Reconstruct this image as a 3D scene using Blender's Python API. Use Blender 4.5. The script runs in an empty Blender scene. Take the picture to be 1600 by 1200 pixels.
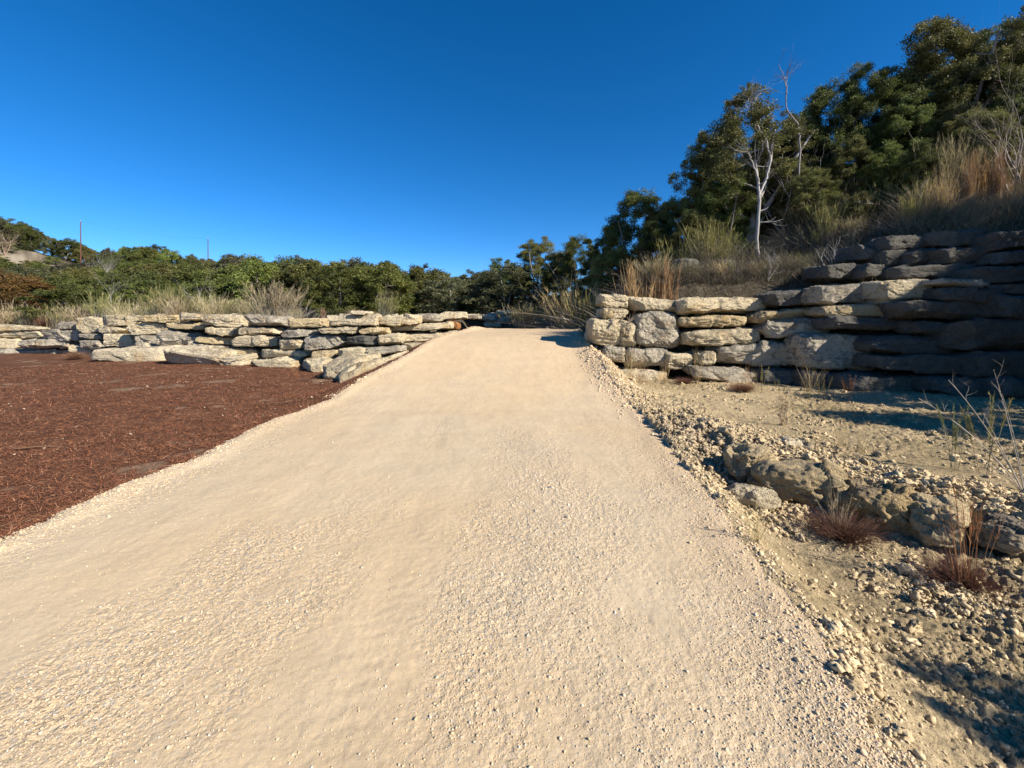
import bpy, math, random
import numpy as np
from mathutils import Vector

# ------------------------------------------------------------------ camera, sky, sun, exposure
sc = bpy.context.scene
C = sc.collection
F = 700.0            # focal length in pixels of a 1600 px wide frame
ZC = 1.65            # eye height
HV = 500.0           # image row of the horizon
cam_d = bpy.data.cameras.new("camera")
cam = bpy.data.objects.new("camera", cam_d)
C.objects.link(cam)
cam.location = (0, 0, ZC)
cam.rotation_euler = (math.radians(90), 0, 0)
cam_d.sensor_width = 36.0
cam_d.lens = 36.0 * F / 1600.0
cam_d.shift_y = -(600.0 - HV) / 1600.0
cam_d.clip_start = 0.05
cam_d.clip_end = 6000
sc.camera = cam

SUN_AZ = 121.0       # degrees clockwise from the view direction (+Y)
SUN_EL = 34.0
world = bpy.data.worlds.new("World")
sc.world = world
world.use_nodes = True
wn = world.node_tree
wn.nodes.clear()
sky = wn.nodes.new("ShaderNodeTexSky")
sky.sky_type = 'NISHITA'
sky.sun_disc = False
sky.sun_elevation = math.radians(SUN_EL)
sky.sun_rotation = math.radians(SUN_AZ)
sky.altitude = 1500
sky.air_density = 0.75
sky.dust_density = 0.0
sky.ozone_density = 4.5
hs = wn.nodes.new("ShaderNodeHueSaturation")
hs.inputs['Saturation'].default_value = 1.28
hs.inputs['Hue'].default_value = 0.5
hs.inputs['Value'].default_value = 1.3
bg = wn.nodes.new("ShaderNodeBackground")
bg.inputs['Strength'].default_value = 0.075
wo = wn.nodes.new("ShaderNodeOutputWorld")
wn.links.new(sky.outputs[0], hs.inputs['Color'])
wn.links.new(hs.outputs[0], bg.inputs[0])
wn.links.new(bg.outputs[0], wo.inputs[0])
sun_d = bpy.data.lights.new("sun", 'SUN')
sun_d.energy = 5.0
sun_d.angle = math.radians(0.5)
sun_d.color = (1.0, 0.93, 0.82)
sun = bpy.data.objects.new("sun", sun_d)
C.objects.link(sun)
az, el = math.radians(SUN_AZ), math.radians(SUN_EL)
sdir = Vector((math.sin(az) * math.cos(el), math.cos(az) * math.cos(el), math.sin(el)))
sun.rotation_euler = sdir.to_track_quat('Z', 'Y').to_euler()
sun.location = (20, -10, 30)
vs = sc.view_settings
vs.view_transform = 'Standard'
vs.look = 'None'
vs.exposure = 0.9
vs.gamma = 1.0
sc.cycles.max_bounces = 5
sc.cycles.diffuse_bounces = 3
sc.cycles.transparent_max_bounces = 4

# ------------------------------------------------------------------ numeric helpers
def rng(seed):
    return np.random.default_rng(seed)

def _hash(ix, iy, iz, seed):
    ix = ix & 0xffffff; iy = iy & 0xffffff; iz = iz & 0xffffff
    h = (ix.astype(np.uint32) * np.uint32(374761393) + iy.astype(np.uint32) * np.uint32(668265263)
         + iz.astype(np.uint32) * np.uint32(2147483647) + np.uint32((seed * 144665 + 12345) & 0xffffffff))
    h = (h ^ (h >> np.uint32(13))) * np.uint32(1274126177)
    h = (h ^ (h >> np.uint32(15))) * np.uint32(2246822519)
    h = h ^ (h >> np.uint32(16))
    return h.astype(np.float32) / np.float32(4294967295.0) * 2 - 1

def noise2(x, y, seed=0):
    x = np.asarray(x, np.float64); y = np.asarray(y, np.float64)
    x0 = np.floor(x); y0 = np.floor(y)
    fx = (x - x0); fy = (y - y0)
    fx = fx * fx * fx * (fx * (fx * 6 - 15) + 10); fy = fy * fy * fy * (fy * (fy * 6 - 15) + 10)
    ix = x0.astype(np.int64) & 0xffffff; iy = y0.astype(np.int64) & 0xffffff
    z = np.zeros_like(ix)
    a = _hash(ix, iy, z, seed); b = _hash(ix + 1, iy, z, seed)
    c = _hash(ix, iy + 1, z, seed); d = _hash(ix + 1, iy + 1, z, seed)
    return (a * (1 - fx) + b * fx) * (1 - fy) + (c * (1 - fx) + d * fx) * fy

def fbm2(x, y, octs=4, seed=0, gain=0.5):
    r = 0; amp = 1.0; t = 0.0
    for k in range(octs):
        s, c_ = math.sin(0.6 + k * 1.1), math.cos(0.6 + k * 1.1)
        f = 2.03 ** k
        r = r + amp * noise2((x * c_ - y * s) * f + 17.3 * k, (x * s + y * c_) * f - 9.1 * k, seed + k)
        t += amp; amp *= gain
    return r / t

def noise3(p, seed=0):
    p0 = np.floor(p); f = p - p0
    f = f * f * (3 - 2 * f)
    i = p0.astype(np.int64) & 0xffffff
    r = 0
    for dx in (0, 1):
        wx = f[:, 0] if dx else 1 - f[:, 0]
        for dy in (0, 1):
            wy = f[:, 1] if dy else 1 - f[:, 1]
            for dz in (0, 1):
                wz = f[:, 2] if dz else 1 - f[:, 2]
                r = r + wx * wy * wz * _hash(i[:, 0] + dx, i[:, 1] + dy, i[:, 2] + dz, seed)
    return r

def fbm3(p, octs=4, seed=0, gain=0.5):
    r = 0; amp = 1.0; t = 0
    for k in range(octs):
        r = r + amp * noise3(p * (2.07 ** k) + 13.7 * k, seed + k)
        t += amp; amp *= gain
    return r / t

def sstep(a, b, x):
    t = np.clip((x - a) / (b - a), 0, 1)
    return t * t * (3 - 2 * t)

def mesh_from(name, V, faces, mat=None, col=None, smooth=False, extra=None):
    """V (n,3); faces: list of int arrays (m,k), k may differ between arrays."""
    me = bpy.data.meshes.new(name)
    V = np.ascontiguousarray(V, np.float32)
    if not isinstance(faces, (list, tuple)):
        faces = [faces]
    faces = [np.asarray(f, np.int32) for f in faces if len(f)]
    me.vertices.add(len(V)); me.vertices.foreach_set("co", V.ravel())
    nl = sum(f.size for f in faces); npoly = sum(len(f) for f in faces)
    me.loops.add(nl); me.polygons.add(npoly)
    me.loops.foreach_set("vertex_index", np.concatenate([f.ravel() for f in faces]))
    st = []; o = 0
    for f in faces:
        st.append(o + np.arange(len(f)) * f.shape[1]); o += f.size
    me.polygons.foreach_set("loop_start", np.concatenate(st).astype(np.int32))
    if smooth:
        me.polygons.foreach_set("use_smooth", np.ones(npoly, bool))
    me.update(calc_edges=True)
    if col is not None:
        ca = me.color_attributes.new("col", 'FLOAT_COLOR', 'POINT')
        cc = np.ones((len(V), 4), np.float32); cc[:, :col.shape[1]] = col
        ca.data.foreach_set("color", cc.ravel())
    if extra is not None:
        for k, a in extra.items():
            at = me.attributes.new(k, 'FLOAT', 'POINT')
            at.data.foreach_set("value", np.ascontiguousarray(a, np.float32))
    if mat is not None:
        me.materials.append(mat)
    return me

def link(name, data, parent=None, loc=None):
    o = bpy.data.objects.new(name, data)
    C.objects.link(o)
    if parent is not None: o.parent = parent
    if loc is not None: o.location = loc
    return o

def tag(o, label=None, cat=None, group=None, kind=None):
    if label: o['label'] = label
    if cat: o['category'] = cat
    if group: o['group'] = group
    if kind: o['kind'] = kind
    return o

def copy_thing(o, loc, rz=0.0, scale=(1, 1, 1)):
    r = o.copy(); C.objects.link(r)
    r.location = loc; r.rotation_euler = (0, 0, rz); r.scale = scale
    for ch in o.children:
        c = ch.copy(); C.objects.link(c); c.parent = r
    return r

ORD = ['first', 'second', 'third', 'fourth', 'fifth', 'sixth', 'seventh', 'eighth', 'ninth', 'tenth', 'eleventh',
       'twelfth', 'thirteenth', 'fourteenth', 'fifteenth', 'sixteenth', 'seventeenth', 'eighteenth', 'nineteenth', 'twentieth',
       'twenty-first', 'twenty-second', 'twenty-third', 'twenty-fourth', 'twenty-fifth', 'twenty-sixth', 'twenty-seventh',
       'twenty-eighth', 'twenty-ninth', 'thirtieth', 'thirty-first', 'thirty-second', 'thirty-third', 'thirty-fourth', 'thirty-fifth']

# ------------------------------------------------------------------ terrain
def seg_dist(x, y, pts):
    """distance to a polyline, and z value interpolated along it when pts carry a third number"""
    best = np.full(x.shape, 1e18); val = np.zeros(x.shape)
    for (a, b) in zip(pts[:-1], pts[1:]):
        dx, dy = b[0] - a[0], b[1] - a[1]
        t = np.clip(((x - a[0]) * dx + (y - a[1]) * dy) / (dx * dx + dy * dy), 0, 1)
        d = (x - a[0] - t * dx) ** 2 + (y - a[1] - t * dy) ** 2
        m = d < best
        best = np.where(m, d, best)
        if len(a) > 2:
            val = np.where(m, a[2] + (b[2] - a[2]) * t, val)
    return np.sqrt(best), val

def inside(x, y, poly):
    r = np.zeros(x.shape, bool)
    n = len(poly)
    for i in range(n):
        x1, y1 = poly[i][:2]; x2, y2 = poly[(i + 1) % n][:2]
        if y1 == y2: continue
        c = ((y1 > y) != (y2 > y)) & (x < (x2 - x1) * (y - y1) / (y2 - y1) + x1)
        r ^= c
    return r

ROAD_Y = [-60, 6.5, 8, 9, 10, 11, 12, 13, 14, 15, 16.5, 18, 21, 24, 30, 60]
ROAD_Z = [0, 0, 0.04, 0.14, 0.30, 0.50, 0.73, 0.97, 1.13, 1.21, 1.27, 1.29, 1.25, 1.10, 0.9, 0.8]
XR_Y = [-60, 1.4, 2.3, 3.85, 5.5, 7.7, 10, 12, 14, 17, 19, 24]
XR_X = [1.3, 1.32, 1.58, 1.80, 1.98, 2.25, 2.2, 2.1, 2.1, 2.5, 2.9, 3.2]
XL_Y = [-60, 7.5, 9, 10, 11, 12.3, 14.8, 17, 19, 22]
XL_X = [-3.8, -3.8, -3.6, -3.4, -3.05, -2.6, -2.05, -1.45, -1.2, -0.8]
def zroad(y): return np.interp(y, ROAD_Y, ROAD_Z)
def xr(y): return np.interp(y, XR_Y, XR_X)
def xl(y): return np.interp(y, XL_Y, XL_X)

# plan of the left retaining wall (where its courses stand)
LW = [(-60, 30), (-26.5, 23.6), (-20.5, 22), (-16.2, 20.2), (-10.4, 17.8), (-7.0, 16.4), (-5.6, 15.9), (-4.4, 16.0), (-2.65, 17.4), (-1.75, 18.5), (-1.5, 20.5),
      (-2.0, 23.8), (0.2, 24.8), (2.2, 26.5)]
PLAT = LW + [(2.2, 200), (30, 3000), (-3000, 3000), (-3000, 200)]
# plan of the right retaining wall and of the foot of the slope beyond it
RW = [(60, -14, 2.9), (20, 4.2, 2.9), (11.4, 9.9, 2.55), (7.2, 12.3, 2.35), (2.55, 12.9, 2.25), (3.0, 15, 1.6), (3.7, 19, 1.35), (3.0, 24, 1.2), (1.2, 30, 1.5), (-2, 60, 1.8), (-10, 140, 1.8)]
HILL = RW + [(-10, 3000), (3000, 3000), (3000, -200), (120, -60)]
TIER = [(8.9, 13.2), (11.0, 12.3), (13.3, 11.4), (22, 6.6), (60, -10)]
# ledge beside the ditch
LED_Y = [-3, 1.0, 2.6, 3.5, 3.9, 4.3, 4.65, 4.95, 5.4, 6.2, 7.5, 9]
LED_X = [9, 7, 5, 4.15, 3.88, 3.6, 3.28, 3.0, 2.78, 2.7, 2.6, 2.5]
A_S = [-3, -1.14, -0.96, -0.81, -0.71, -0.5, 0, 0.5]
A_Z = [20, 17.5, 12.2, 10.2, 8.6, 6.5, 4.5, 5]

def zone_masks(x, y):
    edge = 0.10 * fbm2(x * 1.1, y * 1.1, 3, 5) + 0.05 * fbm2(x * 7, y * 7, 3, 9)
    el_ = 0.18 * fbm2(x * 0.55, y * 0.55, 2, 15) + 0.06 * fbm2(x * 6, y * 6, 3, 19)
    # distance inside the road from each edge
    dr = xr(y) + 0.6 * edge - x
    dl = x - xl(y) - el_
    return dl, dr

def base_height(x, y):
    dl, dr = zone_masks(x, y)
    zr_ = zroad(y)
    # flat ground either side
    left = -0.05 + 0.05 * fbm2(x * 0.35, y * 0.35, 3, 31)
    # right side: a ditch between the road and a ledge, then a rubble terrace
    ledx = np.interp(y, LED_Y, LED_X)
    ledx = ledx + 0.10 * fbm2(y * 1.5, y * 0 + 3.3, 3, 41)
    depth = np.interp(y, [-3, 0.5, 2, 3.2, 4.8, 5.6, 6.4], [0.1, 0.10, 0.14, 0.27, 0.25, 0.08, 0.0])
    terr = 0.02 + 0.04 * fbm2(x * 0.6, y * 0.6, 3, 51) + 0.05 * np.exp(-((x - ledx - 0.5) / 0.5) ** 2)
    ditch = -depth * sstep(0.0, 0.55, x - xr(y)) + 0.03 * fbm2(x * 1.5, y * 1.5, 3, 61)
    right = ditch + (terr - ditch) * sstep(-0.02, 0.16, x - ledx)
    h = np.where(x > -0.8, right, left)
    wl = sstep(-1.1, 0.0, dl) if False else np.where(zr_ > 0.12, sstep(-1.3, 0.0, dl), sstep(-0.22, 0.05, dl))
    wr = np.where(y > 6, sstep(-1.0 - 0 * y, 0.0, dr), sstep(-0.3, 0.05, dr))
    w = np.where(x > -0.8, wr, wl)
    # beyond the crest the ground stays level with the road
    w = np.maximum(w, sstep(18.5, 20, y) * sstep(-4.5, -3.0, x))
    h = h + (zr_ - h) * w
    # gravel windrow on the right shoulder near the wall, small mound at left of the crest
    h = h + 0.16 * np.exp(-(((x - 2.35) / 0.42) ** 2 + ((y - 11.2) / 1.6) ** 2))
    h = h + 0.24 * np.exp(-(((x + 2.0) / 0.7) ** 2 + ((y - 17.3) / 1.0) ** 2))
    h = h + 0.025 * np.exp(-((dl - 0.12) / 0.14) ** 2) + 0.012 * np.exp(-((dr - 0.1) / 0.14) ** 2)
    # left plateau and the far hill
    d, _ = seg_dist(x, y, LW)
    pin = inside(x, y, PLAT)
    r = np.maximum(y, 1.0)
    A = np.interp(x / r, A_S, A_Z)
    tt = np.clip((y - 38) / (95 - 38), 0, 1)
    far = A * tt ** 1.35 + np.clip(y - 95, 0, 300) * 0.01
    plat = 1.66 - 0.38 * sstep(-20.5, -23.0, x) * sstep(40, 30, y) + 0.1 * fbm2(x * 0.2, y * 0.2, 2, 71) + far
    cliff = sstep(0.45, 0.75, d)
    h = np.where(pin, h + (plat - h) * cliff, h)
    # right slope
    d2, zb = seg_dist(x, y, RW)
    hin = inside(x, y, HILL)
    wallpart = (zb > 2.1)
    rise = 0.40 * np.minimum(d2, 7.5) + 0.12 * np.clip(d2 - 7.5, 0, 60)
    top = zb + rise + 0.25 * fbm2(x * 0.4, y * 0.4, 3, 81)
    d3, _ = seg_dist(x, y, TIER)
    behind = ((x - 8.9) * 0.43 + (y - 13.2) * 0.9) > 0
    top = top + 0.75 * sstep(8.5, 12, x) * sstep(-0.1, 0.35, np.where(behind, d3, -d3))
    cl2 = np.where(wallpart, sstep(0.35, 0.65, d2), sstep(0.0, 1.5, d2))
    h = np.where(hin, h + (top - h) * cl2, h)
    return h, dl, dr, pin & (d > 0.3), hin & (d2 > 0.25)

def ground_z(x, y):
    x = np.atleast_1d(np.asarray(x, float)); y = np.atleast_1d(np.asarray(y, float))
    return base_height(x, y)[0]

def gravel_mask(x, y):
    """1 where loose stones lie on the road, 0 on the compacted wheel tracks"""
    n = fbm2(x * 0.9, y * 0.45, 3, 101)
    m = 0.42 + 0.8 * n + 0.5 * fbm2(x * 3.1, y * 2.0, 3, 107)
    m = m - 1.1 * np.exp(-((x + 2.75 - 0.10 * (y - 4)) / 0.42) ** 2) - 0.5 * np.exp(-((x + 0.75 - 0.03 * y) / 0.28) ** 2)
    m = m + 1.0 * np.exp(-(((x - 0.35) / 0.55) ** 2 + ((y - 4.6) / 1.6) ** 2))
    m = m - 0.55 * sstep(8, 14, y)
    return np.clip(m, 0.1, 1)

def fine_height(x, y, h, dl, dr, plat, hill):
    road = (dl > 0) & (dr > 0) & ~plat & ~hill
    gm = gravel_mask(x, y)
    r = np.hypot(x, y)
    hr = 0.014 * fbm2(x * 1.3, y * 0.6, 4, 111) + 0.003 * fbm2(x * 9, y * 5, 3, 113) + (0.001 + 0.004 * gm) * fbm2(x * 38, y * 38, 2, 121, 0.7)
    hr = hr + 0.002 * fbm2(x * 22, y * 22, 2, 115)
    # tread ridges in the soft wheel track
    tr = np.exp(-((x + 0.62) / 0.22) ** 2) * sstep(6, 4, y)
    hr = hr + 0.0014 * np.clip(0.4 + 1.6 * fbm2(x * 2.5, y * 2.5, 2, 127), 0, 1) * tr * np.sin((y + 0.35 * np.abs(x + 0.62)) * 2 * math.pi / 0.11)
    hm = 0.018 * fbm2(x * 3, y * 3, 3, 131) + 0.012 * np.abs(fbm2(x * 14, y * 14, 3, 141, 0.7))
    clod = np.clip(0.45 + 0.9 * fbm2(x * 0.9, y * 0.9, 3, 151), 0.15, 1.3)
    clod = clod + 1.0 * np.exp(-(((x - 2.45) / 0.5) ** 2 + ((y - 6.6) / 1.5) ** 2))
    hd = clod * (0.055 * fbm2(x * 4, y * 4, 3, 161, 0.6) + 0.065 * fbm2(x * 11, y * 11, 4, 171, 0.75) + 0.04 * (1 - 2.2 * np.abs(fbm2(x * 17 + 3, y * 17, 3, 175, 0.7))))
    hill_n = 0.12 * fbm2(x * 1.5, y * 1.5, 4, 181)
    out = np.where(road, hr, np.where(x < -0.8, hm, hd))
    out = np.where(plat | hill, hill_n, out)
    return h + out, road

def lerp3(a, b, t):
    return np.asarray(a)[None, :] * (1 - t[:, None]) + np.asarray(b)[None, :] * t[:, None]

# ------------------------------------------------------------------ materials
def new_mat(name, rough=0.9, spec=0.2):
    m = bpy.data.materials.new(name); m.use_nodes = True
    nt = m.node_tree
    b = nt.nodes['Principled BSDF']
    b.inputs['Roughness'].default_value = rough
    b.inputs['Specular IOR Level'].default_value = spec
    return m, nt, b

def nd(nt, t, **kw):
    n = nt.nodes.new(t)
    for k, v in kw.items(): setattr(n, k, v)
    return n

def math_n(nt, op, a, b=None, clamp=False):
    n = nd(nt, 'ShaderNodeMath', operation=op, use_clamp=clamp)
    for i, v in enumerate((a, b)):
        if v is None: continue
        if isinstance(v, (int, float)): n.inputs[i].default_value = v
        else: nt.links.new(v, n.inputs[i])
    return n.outputs[0]

def mix_n(nt, f, a, b, bt='MIX'):
    n = nd(nt, 'ShaderNodeMix', data_type='RGBA', blend_type=bt)
    for i, v in ((0, f), (6, a), (7, b)):
        if isinstance(v, (int, float)): n.inputs[i].default_value = v
        elif isinstance(v, tuple): n.inputs[i].default_value = (*v, 1)
        else: nt.links.new(v, n.inputs[i])
    return n.outputs[2]

def ramp_n(nt, v, lo, hi):
    n = nd(nt, 'ShaderNodeMapRange', clamp=True)
    n.inputs[1].default_value = lo; n.inputs[2].default_value = hi
    nt.links.new(v, n.inputs[0])
    return n.outputs[0]

def noise_n(nt, vec, scale, detail=4, rough=0.6):
    n = nd(nt, 'ShaderNodeTexNoise')
    n.inputs['Scale'].default_value = scale; n.inputs['Detail'].default_value = detail
    n.inputs['Roughness'].default_value = rough
    nt.links.new(vec, n.inputs['Vector'])
    return n.outputs[0]

def bump_n(nt, b, h, dist, strength=1.0, prev=None):
    n = nd(nt, 'ShaderNodeBump')
    n.inputs['Distance'].default_value = dist; n.inputs['Strength'].default_value = strength
    nt.links.new(h, n.inputs['Height'])
    if prev is not None: nt.links.new(prev, n.inputs['Normal'])
    nt.links.new(n.outputs[0], b.inputs['Normal'])
    return n.outputs[0]

def attr_n(nt, name='col'):
    return nd(nt, 'ShaderNodeAttribute', attribute_name=name)

def mat_gravel():
    m, nt, b = new_mat('road_gravel', 0.95, 0.1)
    pos = nd(nt, 'ShaderNodeNewGeometry').outputs['Position']
    col = attr_n(nt).outputs['Color']; gm = attr_n(nt, 'gm').outputs['Fac']
    v = nd(nt, 'ShaderNodeTexVoronoi'); v.inputs['Scale'].default_value = 75
    nt.links.new(pos, v.inputs['Vector'])
    v2 = nd(nt, 'ShaderNodeTexVoronoi'); v2.inputs['Scale'].default_value = 33
    nt.links.new(pos, v2.inputs['Vector'])
    sep = nd(nt, 'ShaderNodeSeparateColor'); nt.links.new(v.outputs['Color'], sep.inputs[0])
    var = math_n(nt, 'ADD', math_n(nt, 'MULTIPLY', math_n(nt, 'SUBTRACT', sep.outputs[0], 0.5), 0.42), 1.0)
    f = math_n(nt, 'ADD', math_n(nt, 'MULTIPLY', gm, 0.8), 0.15)
    vm = mix_n(nt, f, (1, 1, 1), var, 'MIX')
    c1 = mix_n(nt, 1.0, col, vm, 'MULTIPLY')
    warm = mix_n(nt, math_n(nt, 'MULTIPLY', ramp_n(nt, sep.outputs[1], 0.75, 1.0), f), c1, (0.47, 0.43, 0.37))
    n1 = noise_n(nt, pos, 160, 3, 0.7)
    c2 = mix_n(nt, 1.0, warm, ramp_n(nt, n1, -0.6, 1.5), 'MULTIPLY')
    c2 = mix_n(nt, 0.5, warm, c2)
    nt.links.new(c2, b.inputs['Base Color'])
    hgt = math_n(nt, 'MULTIPLY', math_n(nt, 'SUBTRACT', 0.6, v.outputs['Distance']), gm)
    hg2 = math_n(nt, 'MULTIPLY', math_n(nt, 'SUBTRACT', 0.6, v2.outputs['Distance']), math_n(nt, 'MULTIPLY', gm, 0.9))
    p = bump_n(nt, b, hgt, 0.007, 0.8)
    p = bump_n(nt, b, hg2, 0.012, 0.6, p)
    bump_n(nt, b, n1, 0.004, 0.7, p)
    return m

def mat_dirt(name, bump=0.02, dark=0.5):
    m, nt, b = new_mat(name, 0.95, 0.1)
    pos = nd(nt, 'ShaderNodeNewGeometry').outputs['Position']
    col = attr_n(nt).outputs['Color']
    n1 = noise_n(nt, pos, 22, 6, 0.7); n2 = noise_n(nt, pos, 95, 3, 0.7)
    c = mix_n(nt, dark, col, mix_n(nt, 1.0, col, ramp_n(nt, n1, 0.2, 0.65), 'MULTIPLY'))
    c = mix_n(nt, 0.4, c, mix_n(nt, 1.0, c, ramp_n(nt, n2, 0.25, 0.62), 'MULTIPLY'))
    nt.links.new(c, b.inputs['Base Color'])
    p = bump_n(nt, b, n1, bump, 0.9)
    bump_n(nt, b, n2, bump * 0.35, 0.9, p)
    return m

def mat_attr(name, rough=0.85, spec=0.15, vary=0.0, trans=0.0):
    m, nt, b = new_mat(name, rough, spec)
    col = attr_n(nt).outputs['Color']
    out = col
    if vary > 0:
        oi = nd(nt, 'ShaderNodeObjectInfo')
        hsn = nd(nt, 'ShaderNodeHueSaturation')
        nt.links.new(math_n(nt, 'ADD', math_n(nt, 'MULTIPLY', oi.outputs['Random'], 0.026), 0.49), hsn.inputs['Hue'])
        nt.links.new(math_n(nt, 'ADD', math_n(nt, 'MULTIPLY', oi.outputs['Random'], vary), 1 - vary / 2), hsn.inputs['Value'])
        nt.links.new(col, hsn.inputs['Color'])
        out = mix_n(nt, 1.0, hsn.outputs[0], oi.outputs['Color'], 'MULTIPLY')
    nt.links.new(out, b.inputs['Base Color'])
    if trans > 0:
        t = nd(nt, 'ShaderNodeBsdfTranslucent'); nt.links.new(out, t.inputs[0])
        ms = nd(nt, 'ShaderNodeMixShader'); ms.inputs[0].default_value = trans
        o = nt.nodes['Material Output']
        nt.links.new(b.outputs[0], ms.inputs[1]); nt.links.new(t.outputs[0], ms.inputs[2])
        nt.links.new(ms.outputs[0], o.inputs[0])
    return m

def mat_stone():
    m, nt, b = new_mat('weathered_limestone', 0.92, 0.15)
    tc = nd(nt, 'ShaderNodeTexCoord').outputs['Object']
    oi = nd(nt, 'ShaderNodeObjectInfo')
    off = nd(nt, 'ShaderNodeVectorMath', operation='ADD')
    nt.links.new(tc, off.inputs[0])
    cmb = nd(nt, 'ShaderNodeCombineXYZ')
    nt.links.new(math_n(nt, 'MULTIPLY', oi.outputs['Random'], 37.0), cmb.inputs[0])
    nt.links.new(math_n(nt, 'MULTIPLY', oi.outputs['Random'], 91.0), cmb.inputs[2])
    nt.links.new(cmb.outputs[0], off.inputs[1])
    p = off.outputs[0]
    base = oi.outputs['Color']; lich = oi.outputs['Alpha']
    big = noise_n(nt, p, 1.6, 3, 0.6); mid = noise_n(nt, p, 6.5, 6, 0.72); fine = noise_n(nt, p, 38, 4, 0.7)
    # ochre iron patches, grey lichen crust, pale fresh scars
    c = mix_n(nt, math_n(nt, 'MULTIPLY', ramp_n(nt, big, 0.54, 0.68), 0.65), base, mix_n(nt, 1.0, base, (0.98, 0.80, 0.54), 'MULTIPLY'))
    g = nd(nt, 'ShaderNodeNewGeometry')
    sepn = nd(nt, 'ShaderNodeSeparateXYZ'); nt.links.new(g.outputs['Normal'], sepn.inputs[0])
    up = ramp_n(nt, sepn.outputs[2], -0.5, 0.9)
    lm = math_n(nt, 'ADD', math_n(nt, 'ADD', mid, math_n(nt, 'MULTIPLY', big, 0.6)), math_n(nt, 'MULTIPLY', up, 0.22))
    lm = math_n(nt, 'ADD', lm, math_n(nt, 'MULTIPLY', lich, 0.42))
    lf = ramp_n(nt, lm, 1.0, 1.10)
    c = mix_n(nt, math_n(nt, 'MULTIPLY', lf, 0.85), c, mix_n(nt, 1.0, mix_n(nt, 0.6, (0.40, 0.40, 0.40), base), (0.52, 0.5, 0.47), 'MULTIPLY'))
    sp = ramp_n(nt, noise_n(nt, p, 60, 2, 0.6), 0.56, 0.66)
    c = mix_n(nt, math_n(nt, 'MULTIPLY', sp, math_n(nt, 'ADD', math_n(nt, 'MULTIPLY', lich, 0.5), 0.1)), c, (0.13, 0.12, 0.105))
    c = mix_n(nt, 0.45, c, mix_n(nt, 1.0, c, ramp_n(nt, fine, 0.2, 0.6), 'MULTIPLY'))
    nt.links.new(c, b.inputs['Base Color'])
    vo = nd(nt, 'ShaderNodeTexVoronoi'); vo.inputs['Scale'].default_value = 16
    nt.links.new(p, vo.inputs['Vector'])
    q = bump_n(nt, b, mid, 0.10, 1.0)
    q = bump_n(nt, b, vo.outputs['Distance'], 0.03, 0.55, q)
    bump_n(nt, b, fine, 0.03, 1.0, q)
    return m

M_ROAD = mat_gravel()
M_DIRT = mat_dirt('crumbly_dirt', 0.03, 0.6)
M_MULCHBASE = mat_dirt('mulch_base', 0.03, 0.7)
M_FAR = mat_dirt('hill_soil', 0.05, 0.4)
M_PEB = mat_attr('loose_stone', 0.95, 0.1)
M_FIBRE = mat_attr('shredded_bark', 0.8, 0.15)
M_LEAF = mat_attr('evergreen_leaves', 0.55, 0.25, 0.5, 0.3)
M_BARK = mat_attr('grey_bark', 0.9, 0.1)
M_GRASS = mat_attr('dry_grass', 0.8, 0.15, 0.25, 0.2)
M_STONE = mat_stone()

# ------------------------------------------------------------------ ground sheet, split by surface
ang = np.radians(np.concatenate([np.arange(-180, -57, 2.0), np.arange(-57, 57, 0.14), np.arange(57, 180.1, 2.0)]))
rad = np.concatenate([np.geomspace(0.05, 1.3, 14)[:-1], np.geomspace(1.3, 32, 880)[:-1], np.geomspace(32, 110, 130)[:-1], np.geomspace(110, 4000, 40)])
AA, RR = np.meshgrid(ang, rad)
gx = (RR * np.sin(AA)).ravel(); gy = (RR * np.cos(AA)).ravel()
h0, dl, dr, plat, hill = base_height(gx, gy)
gz, road = fine_height(gx, gy, h0, dl, dr, plat, hill)
na, nr = len(ang), len(rad)
mulch = (dl <= 0) & (gx < -0.8) & ~plat & ~hill & (gy < 26)
# ragged flat stretch of pale soil shows through the mulch in places
n_a = fbm2(gx * 0.8, gy * 0.8, 3, 201); n_b = fbm2(gx * 4, gy * 4, 3, 211); n_c = fbm2(gx * 0.25, gy * 0.25, 2, 221)
gmv = gravel_mask(gx, gy)
cr = lerp3((0.645, 0.485, 0.30), (0.635, 0.50, 0.33), np.clip(0.5 + 1.1 * n_a - 0.25 * gmv, 0, 1))
edge_o = np.exp(-(np.clip(dr, 0, 5) / 0.45) ** 2)
cr = cr * (1 - 0.5 * edge_o[:, None]) + np.array((0.62, 0.45, 0.27))[None, :] * 0.5 * edge_o[:, None]
far_o = sstep(6, 12, gy)[:, None] * 0.55
cr = cr * (1 - far_o) + np.array((0.66, 0.48, 0.29))[None, :] * far_o
xs_r = gx + 0.05 * gy + 0.12 * noise2(gy * 0.25, gy * 0, 3)
streak = fbm2(xs_r * 5.5, gy * 0.22, 3, 231, 0.6)
cr *= (1 + 0.07 * n_b + 0.03 * streak)[:, None]
cm = lerp3((0.14, 0.062, 0.034), (0.21, 0.10, 0.056), np.clip(0.5 + n_b, 0, 1))
bare = sstep(0.40, 0.62, n_a + 0.45 * n_b)[:, None] * 0.45
cm = cm * (1 - bare) + np.array((0.42, 0.31, 0.20))[None, :] * bare
cd = lerp3((0.44, 0.335, 0.185), (0.60, 0.46, 0.27), np.clip(0.5 + 0.8 * n_a + 0.5 * n_b, 0, 1))
grey = np.exp(-(((gx - 2.4) / 0.5) ** 2 + ((gy - 5.9) / 1.3) ** 2))[:, None] * 0.5
cd = cd * (1 - grey) + np.array((0.36, 0.30, 0.23))[None, :] * grey
ch = lerp3((0.10, 0.08, 0.052), (0.18, 0.145, 0.10), np.clip(0.5 + n_b, 0, 1))
uu = 800 + F * gx / np.maximum(gy, 0.1)
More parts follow.
